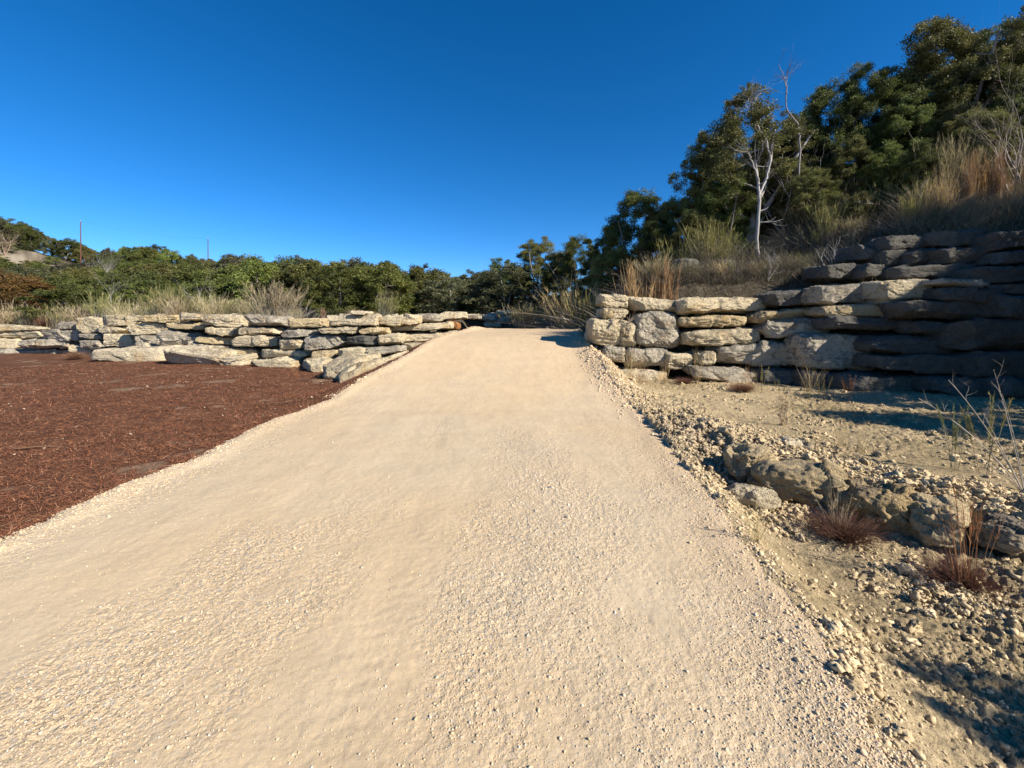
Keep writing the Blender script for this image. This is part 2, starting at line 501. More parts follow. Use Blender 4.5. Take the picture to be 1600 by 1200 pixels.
pale = (sstep(150, 90, uu) * sstep(62, 70, gy) * sstep(84, 79, gy)) + 0.9 * sstep(0.15, 0.35, n_c) * sstep(48, 60, gy)
pale = np.clip(pale * (gx < -20), 0, 1)[:, None]
ch = ch * (1 - pale) + np.array((0.40, 0.33, 0.24))[None, :] * (1 + 0.35 * n_b[:, None]) * pale

V = np.stack([gx, gy, gz], 1)
ii = np.arange(nr - 1)[:, None] * na + np.arange(na - 1)[None, :]
ii = ii.ravel()
Q = np.stack([ii, ii + na, ii + na + 1, ii + 1], 1)[:, ::-1]
cx = V[Q].mean(1)
zr_f = road[Q].sum(1) >= 2
zm_f = ~zr_f & (mulch[Q].sum(1) >= 2)
ph = (plat | hill)
zh_f = ~zr_f & ~zm_f & (ph[Q].sum(1) >= 2)
zd_f = ~(zr_f | zm_f | zh_f)
def sub_sheet(name, fmask, col, mat, extra=None, label=None):
    q = Q[fmask]
    used = np.unique(q)
    remap = np.zeros(len(V), np.int64); remap[used] = np.arange(len(used))
    me = mesh_from(name, V[used], remap[q], mat, col[used], True, {k: a[used] for k, a in (extra or {}).items()})
    o = link(name, me)
    o['kind'] = 'structure'
    if label: o['label'] = label
    return o
sub_sheet('gravel_road', zr_f, cr, M_ROAD, {'gm': gmv}, 'pale crushed limestone road climbing to a crest')
sub_sheet('mulch_bed', zm_f, cm, M_MULCHBASE, None, 'flat ground under the reddish brown shredded mulch')
sub_sheet('ground', zd_f, cd, M_DIRT, None, 'crumbly tan soil and ditch beside the gravel road')
sub_sheet('hillside', zh_f, ch, M_FAR, None, 'sloping soil behind the stone walls and far hill')
del AA, RR, Q, cx

# ------------------------------------------------------------------ rocks
def cube_template(n):
    g = np.linspace(-1, 1, n + 1)
    a, b_ = np.meshgrid(g, g, indexing='ij')
    a = a.ravel(); b_ = b_.ravel(); one = np.ones_like(a)
    vs_, fs = [], []
    idx = (np.arange(n)[:, None] * (n + 1) + np.arange(n)[None, :]).ravel()
    q = np.stack([idx, idx + n + 1, idx + n + 2, idx + 1], 1)
    k = 0
    for ax in range(3):
        for s in (-1, 1):
            p = np.zeros((len(a), 3)); p[:, ax] = s * one
            p[:, (ax + 1) % 3] = a; p[:, (ax + 2) % 3] = b_
            vs_.append(p); fs.append((q if s > 0 else q[:, ::-1]) + k); k += len(a)
    P = np.concatenate(vs_); Fq = np.concatenate(fs)
    key = np.round((P + 1) * n * 4).astype(np.int64)
    _, first, inv = np.unique(key[:, 0] * 10**8 + key[:, 1] * 10**4 + key[:, 2], return_index=True, return_inverse=True)
    return P[first], inv[Fq]
TPL = {n: cube_template(n) for n in (1, 2, 6, 22, 30, 40, 46)}

def rounded(P, k):
    Pn = P * (np.max(np.abs(P), axis=1, keepdims=True) / 1.0)
    r = (np.abs(P) ** k).sum(1) ** (1.0 / k)
    return P / r[:, None]

def rock_shape(n, hx, hy, hz, seed, k=7.0, cuts=7, amp=0.07, pit=0.012, strata=0.0, flat=0.8, chip=0.0):
    """real-size rock (half sizes hx, hy, hz in metres): rounded block, random chipped facets, layered and pitted"""
    P, Fq = TPL[n]
    R = rng(seed)
    p = rounded(P, k)
    for _ in range(cuts):
        nrm = R.normal(size=3); nrm[R.integers(3)] *= 0.25; nrm /= np.linalg.norm(nrm)
        sup = np.abs(nrm).sum()
        d = sup * R.uniform(0.66, 0.84) if sup > 1.25 else 0.97
        e = np.maximum(p @ nrm - d, 0)
        p = p - (e * 0.93)[:, None] * nrm
    q = p * np.array([hx, hy, hz])
    nrm = p / np.linalg.norm(p, axis=1, keepdims=True)
    nr2 = nrm / np.array([hx, hy, hz]); nr2 /= np.linalg.norm(nr2, axis=1, keepdims=True)
    s = min(hx, hz) * 2
    off = R.uniform(0, 99, 3)
    d = amp * s * fbm3(q * (1.5 / s) + off, 3, seed) + 0.55 * amp * s * fbm3(q * np.array([4, 4, 9]) / s * 0.8 + off, 3, seed + 7, 0.6)
    d = d + pit * (1 - 2 * np.abs(fbm3(q * 11 + off, 3, seed + 3, 0.65)))
    if strata > 0:
        zz = q[:, 2] + 0.05 * fbm3(q * 2.2 + off, 2, seed + 5)
        lay = noise3(np.stack([zz * 22, q[:, 0] * 0.7, q[:, 1] * 0.7], 1) + off, seed + 11)
        d = d - strata * np.maximum(lay, 0)
    if chip > 0:
        M = 26
        cp = q[R.integers(0, len(q), M)]
        warp = q + 0.05 * np.stack([fbm3(q * 5 + off + j, 2, seed + 20 + j) for j in range(3)], 1)
        dist = ((warp[:, None, :] - cp[None, :, :]) ** 2 * np.array([1, 1, 2.2])).sum(2)
        idc = np.argmin(dist, 1)
        tilt = R.normal(0, 0.16, (M, 3))
        d = d - chip * s * R.uniform(0, 1, M)[idc] ** 1.5 + ((q - cp[idc]) * tilt[idc]).sum(1) * (chip * 6)
    q = q + d[:, None] * nr2
    return q, Fq

TONE = {'p': ((0.70, 0.58, 0.38), -0.1), 'c': ((0.68, 0.56, 0.365), 0.04), 'g': ((0.60, 0.52, 0.39), 0.28), 'o': ((0.66, 0.51, 0.29), 0.08),
        'd': ((0.175, 0.162, 0.132), 0.35), 'r': ((0.42, 0.19, 0.07), 0.1), 'w': ((0.72, 0.60, 0.41), -0.1)}  # tone d: wall shade painted into the limestone, over its lichen grey
TWORD = {'p': 'pale cream', 'c': 'cream', 'g': 'grey weathered', 'o': 'ochre stained', 'd': 'shade-darkened lichen-grey', 'r': 'rust coloured', 'w': 'chalky white'}

def set_stone(o, tone, R):
    c, l = TONE[tone]
    j = R.uniform(0.9, 1.08)
    o.color = (c[0] * j, c[1] * j, c[2] * j, min(1, l + R.uniform(-0.06, 0.08)))

def stone_px(quad, Y, depth, seed, tone, n=30, k=8, cuts=7, amp=0.06, pit=0.012, strata=0.0, label=None, group=None, name='limestone_block', chip=0.075):
    """a block whose front outline at distance Y spans the image quad (tl, tr, br, bl)"""
    R = rng(seed)
    W = [((u - 800) / F * Y, ZC + (HV - v) / F * Y) for u, v in quad]
    tl, tr, br, bl = W
    hx = ((tr[0] - tl[0]) + (br[0] - bl[0])) / 4; hz = ((tl[1] - bl[1]) + (tr[1] - br[1])) / 4
    hx = max(hx, .04) * 0.985; hz = max(hz, .04) * 0.97
    q, Fq = rock_shape(n, hx, depth / 2, hz, seed, k, cuts, amp, pit, strata, chip=chip)
    s = (q[:, 0] / hx + 1) / 2; t = (q[:, 2] / hz + 1) / 2
    X = (bl[0] * (1 - s) + br[0] * s) * (1 - t) + (tl[0] * (1 - s) + tr[0] * s) * t
    Z = (bl[1] * (1 - s) + br[1] * s) * (1 - t) + (tl[1] * (1 - s) + tr[1] * s) * t
    Yy = Y + depth / 2 + q[:, 1] + R.uniform(-0.12, 0.12) * (q[:, 0]) - 0.06 * (Z - Z.mean())
    ox, oy, oz = X.mean(), Yy.mean(), Z.min()
    me = mesh_from(name, np.stack([X - ox, Yy - oy, Z - oz], 1), Fq, M_STONE, None, True)
    o = link(name, me, None, (ox, oy, oz))
    set_stone(o, tone, R)
    tag(o, label, 'stone block', group)
    return o

def line_Y(u, pts):
    """distance at which the ray through image column u meets a plan polyline"""
    s = (u - 800) / F
    for (a, b) in zip(pts[:-1], pts[1:]):
        fa = a[0] - s * a[1]; fb = b[0] - s * b[1]
        if fa == fb: continue
        t = fa / (fa - fb)
        if -1e-6 <= t <= 1 + 1e-6:
            return a[1] + t * (b[1] - a[1])
    return None

def conv(lst, ox, oy):
    out = []
    for r in lst:
        x0, x1, tl_, tr_, bl_, br_, tone = r[:7]
        out.append(([(ox + x0 / 4, oy + tl_ / 4), (ox + x1 / 4, oy + tr_ / 4), (ox + x1 / 4, oy + br_ / 4), (ox + x0 / 4, oy + bl_ / 4)], tone) + tuple(r[7:]))
    return out

left_courses = [
 conv([(-110, 270, 828, 845, 872, 872, 'p'), (-130, 235, 868, 865, 914, 912, 'p'), (340, 475, 812, 808, 858, 858, 'g'), (465, 608, 785, 775, 882, 882, 'c'), (603, 850, 770, 768, 838, 832, 'c'),
       (850, 1088, 768, 765, 810, 816, 'o'), (1085, 1240, 755, 760, 802, 802, 'p'), (1230, 1510, 765, 765, 832, 847, 'c')], 0, 300)
 + conv([(100, 400, 568, 580, 628, 642, 'g'), (385, 622, 590, 588, 642, 652, 'o'), (620, 950, 568, 565, 634, 640, 'c'), (790, 885, 540, 545, 568, 568, 'w'),
         (950, 1215, 575, 562, 642, 624, 'c'), (1190, 1350, 562, 560, 614, 607, 'g'), (1335, 1515, 552, 548, 604, 592, 'c'), (1510, 1600, 570, 570, 592, 592, 'g')], 350, 350),
 conv([(230, 490, 860, 858, 912, 940, 'g'), (600, 772, 837, 850, 892, 882, 'c'), (770, 1022, 822, 814, 894, 892, 'p'), (1025, 1278, 815, 830, 852, 864, 'o'), (1275, 1482, 850, 850, 897, 907, 'c'),
       (1480, 1605, 848, 846, 897, 897, 'g')], 0, 300)
 + conv([(70, 335, 648, 650, 694, 692, 'c'), (330, 577, 657, 662, 712, 707, 'g'), (575, 847, 650, 644, 686, 688, 'c'), (840, 1010, 652, 650, 690, 687, 'o'),
         (1015, 1420, 647, 613, 682, 658, 'c'), (1385, 1465, 605, 610, 657, 662, 'r')], 350, 350),
 conv([(-110, 100, 918, 922, 982, 982, 'p'), (105, 418, 918, 920, 974, 982, 'g'), (480, 640, 885, 895, 910, 927, 'g'), (630, 827, 886, 888, 967, 967, 'p'), (803, 988, 897, 887, 987, 987, 'g'),
       (965, 1275, 860, 885, 965, 955, 'g'), (1215, 1432, 902, 907, 945, 960, 'o')], 0, 300)
 + conv([(28, 325, 702, 702, 770, 770, 'c'), (325, 487, 714, 717, 782, 787, 'p'), (485, 752, 707, 690, 797, 774, 'g'), (752, 947, 700, 697, 752, 759, 'd'),
         (945, 1097, 690, 686, 757, 752, 'c'), (1090, 1440, 692, 670, 747, 717, 'c')], 350, 350),
 conv([(-110, 420, 985, 985, 1032, 1024, 'g'), (418, 562, 955, 990, 1012, 1032, 'c'), (480, 632, 925, 930, 982, 987, 'g'), (1178, 1390, 948, 960, 1000, 1004, 'g')], 0, 300)
 + conv([(-30, 205, 768, 790, 822, 847, 'o'), (200, 542, 790, 792, 837, 837, 'c'), (540, 707, 802, 784, 834, 837, 'o'), (700, 877, 777, 767, 842, 832, 'p'),
         (870, 1110, 777, 762, 824, 802, 'g'), (1100, 1255, 758, 740, 805, 765, 'c')], 350, 350),
]
left_base = conv([(528, 1010, 985, 965, 1062, 1082, 'w'), (985, 1548, 962, 1012, 1080, 1104, 'w')], 0, 300) \
 + conv([(145, 445, 852, 838, 895, 915, 'p'), (432, 625, 847, 847, 910, 955, 'c'), (600, 800, 842, 847, 970, 1012, 'c'), (700, 850, 905, 885, 1022, 1004, 'c'), (815, 1130, 872, 795, 958, 880, 'w')], 350, 350)
LWF = [(p[0], p[1]) for p in LW[:11]]
CN = ['top course', 'second course', 'third course', 'fourth course']
cnt = 0
def shape_word(q):
    w = (q[1][0] + q[2][0] - q[0][0] - q[3][0]) / 2; h = (q[3][1] + q[2][1] - q[0][1] - q[1][1]) / 2
    r = w / max(h, 1)
    return 'long flat' if r > 4 else 'flat' if r > 2.7 else 'thick' if r > 1.5 else 'squarish'
for ci, course in enumerate(left_courses):
    course = sorted(course, key=lambda c: (c[0][0][0] + c[0][1][0]))
    for i, c in enumerate(course):
        quad, tone = c[0], c[1]
        um = (quad[0][0] + quad[1][0]) / 2
        Y = line_Y(um, LWF) or 24
        Y = Y - 0.10 - 0.14 * ci + rng(cnt + 5).uniform(-0.06, 0.06)
        lab = f"{TWORD[tone]} {shape_word(quad)} block, {ORD[i]} from left in {CN[ci]} of left wall"
        if tone == 'r': lab = 'rust coloured broken block at the road end of the left wall'
        if tone == 'w': lab = 'small chalky white cap stone lying on top of the left wall'
        stone_px(quad, Y, 1.0, 1000 + cnt, tone, 46, 11, 10, 0.07, 0.016, 0.03, lab, 'stacked limestone blocks of the left wall')
        cnt += 1
for i, c in enumerate(sorted(left_base, key=lambda c: c[0][0][0])):
    quad, tone = c[0], c[1]
    vb = (quad[2][1] + quad[3][1]) / 2
    Y = 1.76 * F / (vb - HV)
    um = (quad[0][0] + quad[1][0]) / 2
    Yw = line_Y(um, LWF) or 20
    stone_px(quad, Y, max(1.2, Yw - Y + 0.6), 1200 + i, tone, 46, 9, 10, 0.07, 0.016, 0.02,
             f"{TWORD[tone]} {shape_word(quad)} foundation block, {ORD[i]} from left along mulch at foot of left wall", 'foundation blocks of the left wall')

far_wall = conv([(105, 240, 645, 648, 667, 667, 'c'), (180, 305, 650, 640, 682, 692, 'g'), (300, 422, 622, 618, 648, 648, 'c'), (235, 385, 672, 667, 705, 700, 'g'), (220, 335, 692, 692, 728, 728, 'c'),
                 (300, 410, 648, 648, 672, 670, 'p'), (330, 400, 698, 694, 728, 728, 'd'), (240, 320, 634, 634, 652, 650, 'g')], 700, 330)
for i, c in enumerate(sorted(far_wall, key=lambda c: c[0][0][0])):
    stone_px(c[0], 24.0 + 0.1 * i, 1.0, 1300 + i, c[1], 22, 7, 6, 0.08, 0.015, 0.02,
             f"small distant {TWORD[c[1]]} block, {ORD[i]} from left in low wall beyond road crest", 'blocks of the small wall beyond the crest')

right_courses = [
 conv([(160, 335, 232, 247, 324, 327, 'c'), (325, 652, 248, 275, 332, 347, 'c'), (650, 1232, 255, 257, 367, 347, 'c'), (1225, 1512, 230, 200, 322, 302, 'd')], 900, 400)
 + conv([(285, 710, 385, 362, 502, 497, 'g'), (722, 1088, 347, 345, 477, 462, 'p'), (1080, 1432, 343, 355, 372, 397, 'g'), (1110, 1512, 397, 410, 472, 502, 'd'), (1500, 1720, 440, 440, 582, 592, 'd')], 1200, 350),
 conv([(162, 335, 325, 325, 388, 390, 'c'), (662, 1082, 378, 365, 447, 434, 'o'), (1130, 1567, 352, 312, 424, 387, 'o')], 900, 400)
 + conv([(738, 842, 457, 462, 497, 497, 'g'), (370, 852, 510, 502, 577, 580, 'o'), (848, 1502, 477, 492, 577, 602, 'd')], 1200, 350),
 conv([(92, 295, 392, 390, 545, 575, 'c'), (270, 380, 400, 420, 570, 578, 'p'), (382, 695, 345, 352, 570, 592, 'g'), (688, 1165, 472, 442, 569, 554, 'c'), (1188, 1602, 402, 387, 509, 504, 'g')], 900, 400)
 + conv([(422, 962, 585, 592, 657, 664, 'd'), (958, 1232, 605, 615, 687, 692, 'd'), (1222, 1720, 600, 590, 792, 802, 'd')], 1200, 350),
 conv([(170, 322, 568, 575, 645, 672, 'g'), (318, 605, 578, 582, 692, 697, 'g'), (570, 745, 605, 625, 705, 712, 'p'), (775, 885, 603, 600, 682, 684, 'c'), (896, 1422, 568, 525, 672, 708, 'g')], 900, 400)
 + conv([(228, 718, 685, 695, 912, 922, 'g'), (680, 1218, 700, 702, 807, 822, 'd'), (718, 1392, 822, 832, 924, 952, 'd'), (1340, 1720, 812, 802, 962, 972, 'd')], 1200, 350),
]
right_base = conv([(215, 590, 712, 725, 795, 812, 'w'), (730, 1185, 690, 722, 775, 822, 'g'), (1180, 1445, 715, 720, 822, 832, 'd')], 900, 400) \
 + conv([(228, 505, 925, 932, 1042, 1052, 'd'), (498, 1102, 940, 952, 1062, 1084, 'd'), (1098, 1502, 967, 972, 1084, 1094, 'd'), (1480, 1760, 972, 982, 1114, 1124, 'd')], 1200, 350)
RWF = [(20, 3.7), (11.1, 9.4), (7.1, 11.75), (2.2, 12.35), (-3, 12.6)]
cn = 0
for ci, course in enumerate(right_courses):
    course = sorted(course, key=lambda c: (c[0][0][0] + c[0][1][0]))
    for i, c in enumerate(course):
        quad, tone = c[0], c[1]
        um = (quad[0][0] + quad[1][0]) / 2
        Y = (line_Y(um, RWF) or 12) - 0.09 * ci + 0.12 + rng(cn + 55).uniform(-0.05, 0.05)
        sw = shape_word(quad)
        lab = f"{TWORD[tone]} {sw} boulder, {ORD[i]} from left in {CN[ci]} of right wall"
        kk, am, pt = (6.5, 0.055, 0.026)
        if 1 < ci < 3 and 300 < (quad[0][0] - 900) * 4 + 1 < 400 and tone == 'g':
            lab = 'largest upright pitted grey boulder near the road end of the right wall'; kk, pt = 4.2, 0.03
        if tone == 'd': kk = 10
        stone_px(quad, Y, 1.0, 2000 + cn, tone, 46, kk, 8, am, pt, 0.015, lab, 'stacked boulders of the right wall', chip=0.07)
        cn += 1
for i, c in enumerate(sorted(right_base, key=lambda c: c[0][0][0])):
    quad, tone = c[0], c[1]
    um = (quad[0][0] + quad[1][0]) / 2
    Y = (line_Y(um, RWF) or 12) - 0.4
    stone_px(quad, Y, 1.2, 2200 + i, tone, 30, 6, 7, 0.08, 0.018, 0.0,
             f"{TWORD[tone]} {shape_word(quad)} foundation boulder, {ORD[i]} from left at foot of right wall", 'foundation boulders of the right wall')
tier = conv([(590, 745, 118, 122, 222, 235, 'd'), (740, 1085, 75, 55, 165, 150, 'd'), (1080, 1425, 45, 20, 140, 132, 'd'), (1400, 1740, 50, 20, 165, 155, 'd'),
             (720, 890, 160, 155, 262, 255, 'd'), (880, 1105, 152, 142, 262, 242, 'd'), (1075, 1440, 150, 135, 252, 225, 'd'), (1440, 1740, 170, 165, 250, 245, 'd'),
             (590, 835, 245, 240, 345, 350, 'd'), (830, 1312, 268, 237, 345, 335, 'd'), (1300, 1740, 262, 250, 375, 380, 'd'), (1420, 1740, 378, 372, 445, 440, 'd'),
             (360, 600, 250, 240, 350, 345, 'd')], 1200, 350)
TIERF = [(40, -5.5), (21.6, 5.4), (12.6, 10.4), (8.0, 12.6), (5, 13.6)]
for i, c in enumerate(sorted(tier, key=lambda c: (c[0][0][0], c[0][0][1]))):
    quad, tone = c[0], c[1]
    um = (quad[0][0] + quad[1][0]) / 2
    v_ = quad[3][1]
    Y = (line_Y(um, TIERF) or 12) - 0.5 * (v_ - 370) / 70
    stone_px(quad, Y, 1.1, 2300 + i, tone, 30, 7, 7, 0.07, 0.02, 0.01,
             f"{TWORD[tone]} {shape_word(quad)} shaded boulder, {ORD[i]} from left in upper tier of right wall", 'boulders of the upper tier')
# the same wall carried on past the right edge of the photograph
R = rng(77)
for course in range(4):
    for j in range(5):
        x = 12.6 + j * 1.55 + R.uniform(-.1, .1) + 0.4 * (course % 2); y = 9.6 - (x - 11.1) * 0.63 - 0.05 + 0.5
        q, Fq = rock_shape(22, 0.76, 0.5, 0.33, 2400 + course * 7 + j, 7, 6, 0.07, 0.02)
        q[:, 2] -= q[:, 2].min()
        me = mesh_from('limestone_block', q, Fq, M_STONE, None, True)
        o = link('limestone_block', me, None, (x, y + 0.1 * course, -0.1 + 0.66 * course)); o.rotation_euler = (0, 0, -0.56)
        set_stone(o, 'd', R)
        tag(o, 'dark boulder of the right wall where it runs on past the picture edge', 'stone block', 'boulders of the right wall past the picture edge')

def free_rock(x, y, hx, hy, hz, seed, tone, label, group=None, rz=0.0, sink=0.3, n=30, k=4.0, cuts=8, amp=0.1, pit=0.012, cat='rock', name='rock', tilt=0.0):
    q, Fq = rock_shape(n, hx, hy, hz, seed, k, cuts, amp, pit, 0.0)
    R = rng(seed)
    q[:, 2] -= q[:, 2].min()
    me = mesh_from(name, q, Fq, M_STONE, None, True)
    o = link(name, me, None, (x, y, float(ground_z(x, y)[0]) - sink * 2 * hz))
    o.rotation_euler = (tilt, 0, rz)
    set_stone(o, tone, R)
    return tag(o, label, cat, group)

def at(u, v, z):
    Y = (ZC - z) * F / (v - HV)
    return (u - 800) / F * Y, Y
# ledge boulders and loose rocks beside the ditch
def rock_px(u0, u1, v0, v1, zb, dep, seed, tone, label, group=None, rz=0.0, k=3.4, n=40, pit=0.016):
    Y = (ZC - zb) * F / (v1 - HV)
    hx = (u1 - u0) / 2 * Y / F; hz = (v1 - v0) * Y / F * 0.42
    q, Fq = rock_shape(n, hx, dep, hz, seed, k, 12, 0.13, pit, 0.012, chip=0.14)
    q[:, 2] -= q[:, 2].min()
    me = mesh_from('rock', q, Fq, M_STONE, None, True)
    o = link('rock', me, None, ((u0 + u1) / 2 / F * Y - 800 / F * Y, Y + dep * 0.75, zb - 0.075))
    o.rotation_euler = (0, 0, rz)
    set_stone(o, tone, rng(seed))
    if group: o.color = (o.color[0] * 0.80, o.color[1] * 0.74, o.color[2] * 0.64, o.color[3])  # ledge rocks tinted tan, and darkened to paint in their shade
    return tag(o, label, 'rock', group)
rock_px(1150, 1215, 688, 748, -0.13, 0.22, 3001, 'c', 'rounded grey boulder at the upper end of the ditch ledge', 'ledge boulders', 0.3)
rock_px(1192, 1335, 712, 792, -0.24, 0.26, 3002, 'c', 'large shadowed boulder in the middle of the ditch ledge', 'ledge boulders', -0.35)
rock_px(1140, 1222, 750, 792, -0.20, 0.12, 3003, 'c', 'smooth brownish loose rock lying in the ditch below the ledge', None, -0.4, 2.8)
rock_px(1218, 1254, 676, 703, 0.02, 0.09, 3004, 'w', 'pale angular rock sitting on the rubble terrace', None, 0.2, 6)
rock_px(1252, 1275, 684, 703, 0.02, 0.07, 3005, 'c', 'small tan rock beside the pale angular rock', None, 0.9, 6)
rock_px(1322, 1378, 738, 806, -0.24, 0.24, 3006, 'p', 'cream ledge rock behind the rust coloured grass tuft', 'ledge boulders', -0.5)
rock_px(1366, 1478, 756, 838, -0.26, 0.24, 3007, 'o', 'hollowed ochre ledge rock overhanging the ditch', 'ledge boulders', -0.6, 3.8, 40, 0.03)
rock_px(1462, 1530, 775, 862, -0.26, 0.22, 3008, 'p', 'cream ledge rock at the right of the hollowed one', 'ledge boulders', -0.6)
rock_px(1556, 1640, 800, 862, -0.16, 0.16, 3009, 'g', 'grey rock cut by the right edge of the photo', 'ledge boulders', 0.3)
R = rng(909)
for i, (u, v, s, t, lab) in enumerate([
        (1060, 567, 0.28, 'c', 'rounded cream stone against the wall foot beside the weed clump'),
        (1025, 420, 0.20, 'p', 'small pale stone on the shaded slope above the corner boulder'),
        (1088, 430, 0.14, 'p', 'small light stone half way up the shaded slope'),
        (1130, 445, 0.35, 'd', 'dark flat rock on the slope behind the right wall'),
        (1070, 448, 0.4, 'd', 'dark broad rock showing behind the first wall boulders'),
        (880, 465, 0.4, 'd', 'dark rock at the foot of the brushy slope')]):
    if v > HV + 40:
        x, y = at(u, v, 0.15)
    else:
        y = 14.6 if v > 425 else 15.6
        if u < 900: y = 21.5
        x = (u - 800) / F * y
    free_rock(x, y, s, s * 0.8, s * 0.55, 3100 + i, t, lab, None, R.uniform(0, 3), 0.25, 22, 4)

# ------------------------------------------------------------------ scattered stones, clods and mulch fibres
def rand_rot(R, n, tilt=1.0):
    a = R.uniform(0, 2 * math.pi, n); b_ = R.uniform(-tilt, tilt, n); c_ = R.uniform(-tilt, tilt, n)
    ca, sa, cb, sb, cc, sc_ = np.cos(a), np.sin(a), np.cos(b_), np.sin(b_), np.cos(c_), np.sin(c_)
    Rz = np.zeros((n, 3, 3)); Rz[:, 0, 0] = ca; Rz[:, 0, 1] = -sa; Rz[:, 1, 0] = sa; Rz[:, 1, 1] = ca; Rz[:, 2, 2] = 1
    Rx = np.zeros((n, 3, 3)); Rx[:, 0, 0] = 1; Rx[:, 1, 1] = cb; Rx[:, 1, 2] = -sb; Rx[:, 2, 1] = sb; Rx[:, 2, 2] = cb
    Ry = np.zeros((n, 3, 3)); Ry[:, 1, 1] = 1; Ry[:, 0, 0] = cc; Ry[:, 0, 2] = sc_; Ry[:, 2, 0] = -sc_; Ry[:, 2, 2] = cc
    return Rz @ Rx @ Ry

def scatter(name, n_tpl, cen, size, colr, seed, squash=0.65, lump=0.35, mat=M_PEB, smooth=False, var=6, label=None):
    R = rng(seed)
    P, Fq = TPL[n_tpl]
    P = rounded(P, 2.6)
    n = len(cen)
    which = R.integers(0, var, n)
    Vs, Fs, Cs = [], [], []
    k = 0
    for v_ in range(var):
        m = np.where(which == v_)[0]
        if not len(m): continue
        p = P * (1 + lump * fbm3(P * 1.3 + v_ * 7.7, 2, seed + v_)[:, None]) + lump * 0.35 * R.uniform(-1, 1, P.shape)
        p = p * np.array([1.0, R.uniform(0.6, 0.95), squash])
        rot = rand_rot(R, len(m), 0.6)
        sc3 = size[m][:, None] * R.uniform(0.8, 1.25, (len(m), 3))
        pts = np.einsum('nij,nkj->nki', rot, p[None, :, :] * sc3[:, None, :]) + cen[m][:, None, :]
        Vs.append(pts.reshape(-1, 3))
        Fs.append((Fq[None, :, :] + (np.arange(len(m)) * len(P))[:, None, None]).reshape(-1, 4) + k)
        Cs.append(np.repeat(colr[m], len(P), axis=0))
        k += len(m) * len(P)
    me = mesh_from(name, np.concatenate(Vs), np.concatenate(Fs), mat, np.concatenate(Cs), smooth)
    o = link(name, me)
    return tag(o, label, None, None, 'stuff')

def surf(x, y):
    h, a, b_, p_, hl_ = base_height(x, y)
    return fine_height(x, y, h, a, b_, p_, hl_)[0], a, b_, p_, hl_

def polar_pts(R, n, r0, r1, a0=-56, a1=56, power=1.0):
    """points whose number per square metre falls off with distance"""
    r = r0 * (r1 / r0) ** (R.uniform(0, 1, n) ** power)
    a = np.radians(R.uniform(a0, a1, n))
    return r * np.sin(a), r * np.cos(a), r

# loose gravel on the road
R = rng(5001)
x, y, r = polar_pts(R, 330000, 1.5, 15)
z, dl_, dr_, p_, hl_ = surf(x, y)
gm_ = gravel_mask(x, y)
edge = np.exp(-(np.clip(dl_, 0, 9) / 0.35) ** 2) + np.exp(-(np.clip(dr_, 0, 9) / 0.35) ** 2)
onroad = (dl_ > -0.04) & (dr_ > -0.1) & ~p_ & ~hl_
keep = onroad & (R.uniform(0, 1, len(x)) < np.clip(gm_ ** 1.5 * 0.75 + 0.35 * edge + 0.03, 0, 1))
x, y, z, r, edge = x[keep], y[keep], z[keep], r[keep], edge[keep]
sz = np.clip(R.lognormal(math.log(0.0022), 0.45, len(x)), 0.0015, 0.014) * (1 + 0.06 * r) * (1 + 0.35 * edge * R.uniform(0, 1.4, len(x)))
t = R.uniform(0, 1, len(x))
colr = lerp3((0.61, 0.45, 0.275), (0.53, 0.455, 0.34), sstep(0.35, 0.95, t)) * R.uniform(0.85, 1.15, (len(x), 1))
pt = np.exp(-(((x - 0.35) / 0.6) ** 2 + ((y - 4.8) / 1.7) ** 2))
sz = sz * (1 + 0.45 * pt)
colr = colr * (1 - 0.5 * pt[:, None]) + np.array((0.54, 0.49, 0.40)) * 0.6 * pt[:, None] * R.uniform(0.8, 1.15, (len(x), 1))
lt = R.uniform(0, 1, len(x)) > 0.93
colr[lt] = np.array((0.66, 0.57, 0.44))
scatter('gravel', 1, np.stack([x, y, z + sz * 0.16], 1), sz, colr, 5002, 0.6, 0.5, label='loose crushed limestone gravel on the road')

# spilled stones along both shoulders, heavier heap near the right wall
R = rng(5101)
n = 8500
yy = np.where(R.uniform(0, 1, n) < 0.5, R.uniform(1.6, 6, n), R.uniform(5, 17.5, n))
side = R.uniform(0, 1, n) < 0.5
xx = np.where(side, xl(yy) + np.abs(R.normal(0, 0.22, n)) - 0.1, xr(yy) - np.abs(R.normal(0, 0.16, n)) + 0.12)
hp = R.uniform(0, 1, n) < 0.34
xx = np.where(hp, R.normal(2.3, 0.26, n), xx); yy = np.where(hp, R.normal(10.6, 1.5, n), yy)
z, dl_, dr_, p_, hl_ = surf(xx, yy)
sz = np.clip(R.lognormal(math.log(0.0058), 0.45, n), 0.003, 0.035) * np.where(hp, 2.0, np.where(yy > 8, 1.4, 0.9))
colr = lerp3((0.62, 0.44, 0.26), (0.57, 0.46, 0.32), R.uniform(0, 1, n)) * R.uniform(0.85, 1.08, (n, 1))
ok = ~p_ & ~hl_
scatter('shoulder_gravel', 2, np.stack([xx, yy, z + sz * 0.15], 1)[ok], sz[ok], colr[ok], 5102, 0.65, 0.4, label='coarser stones spilled along both road shoulders')

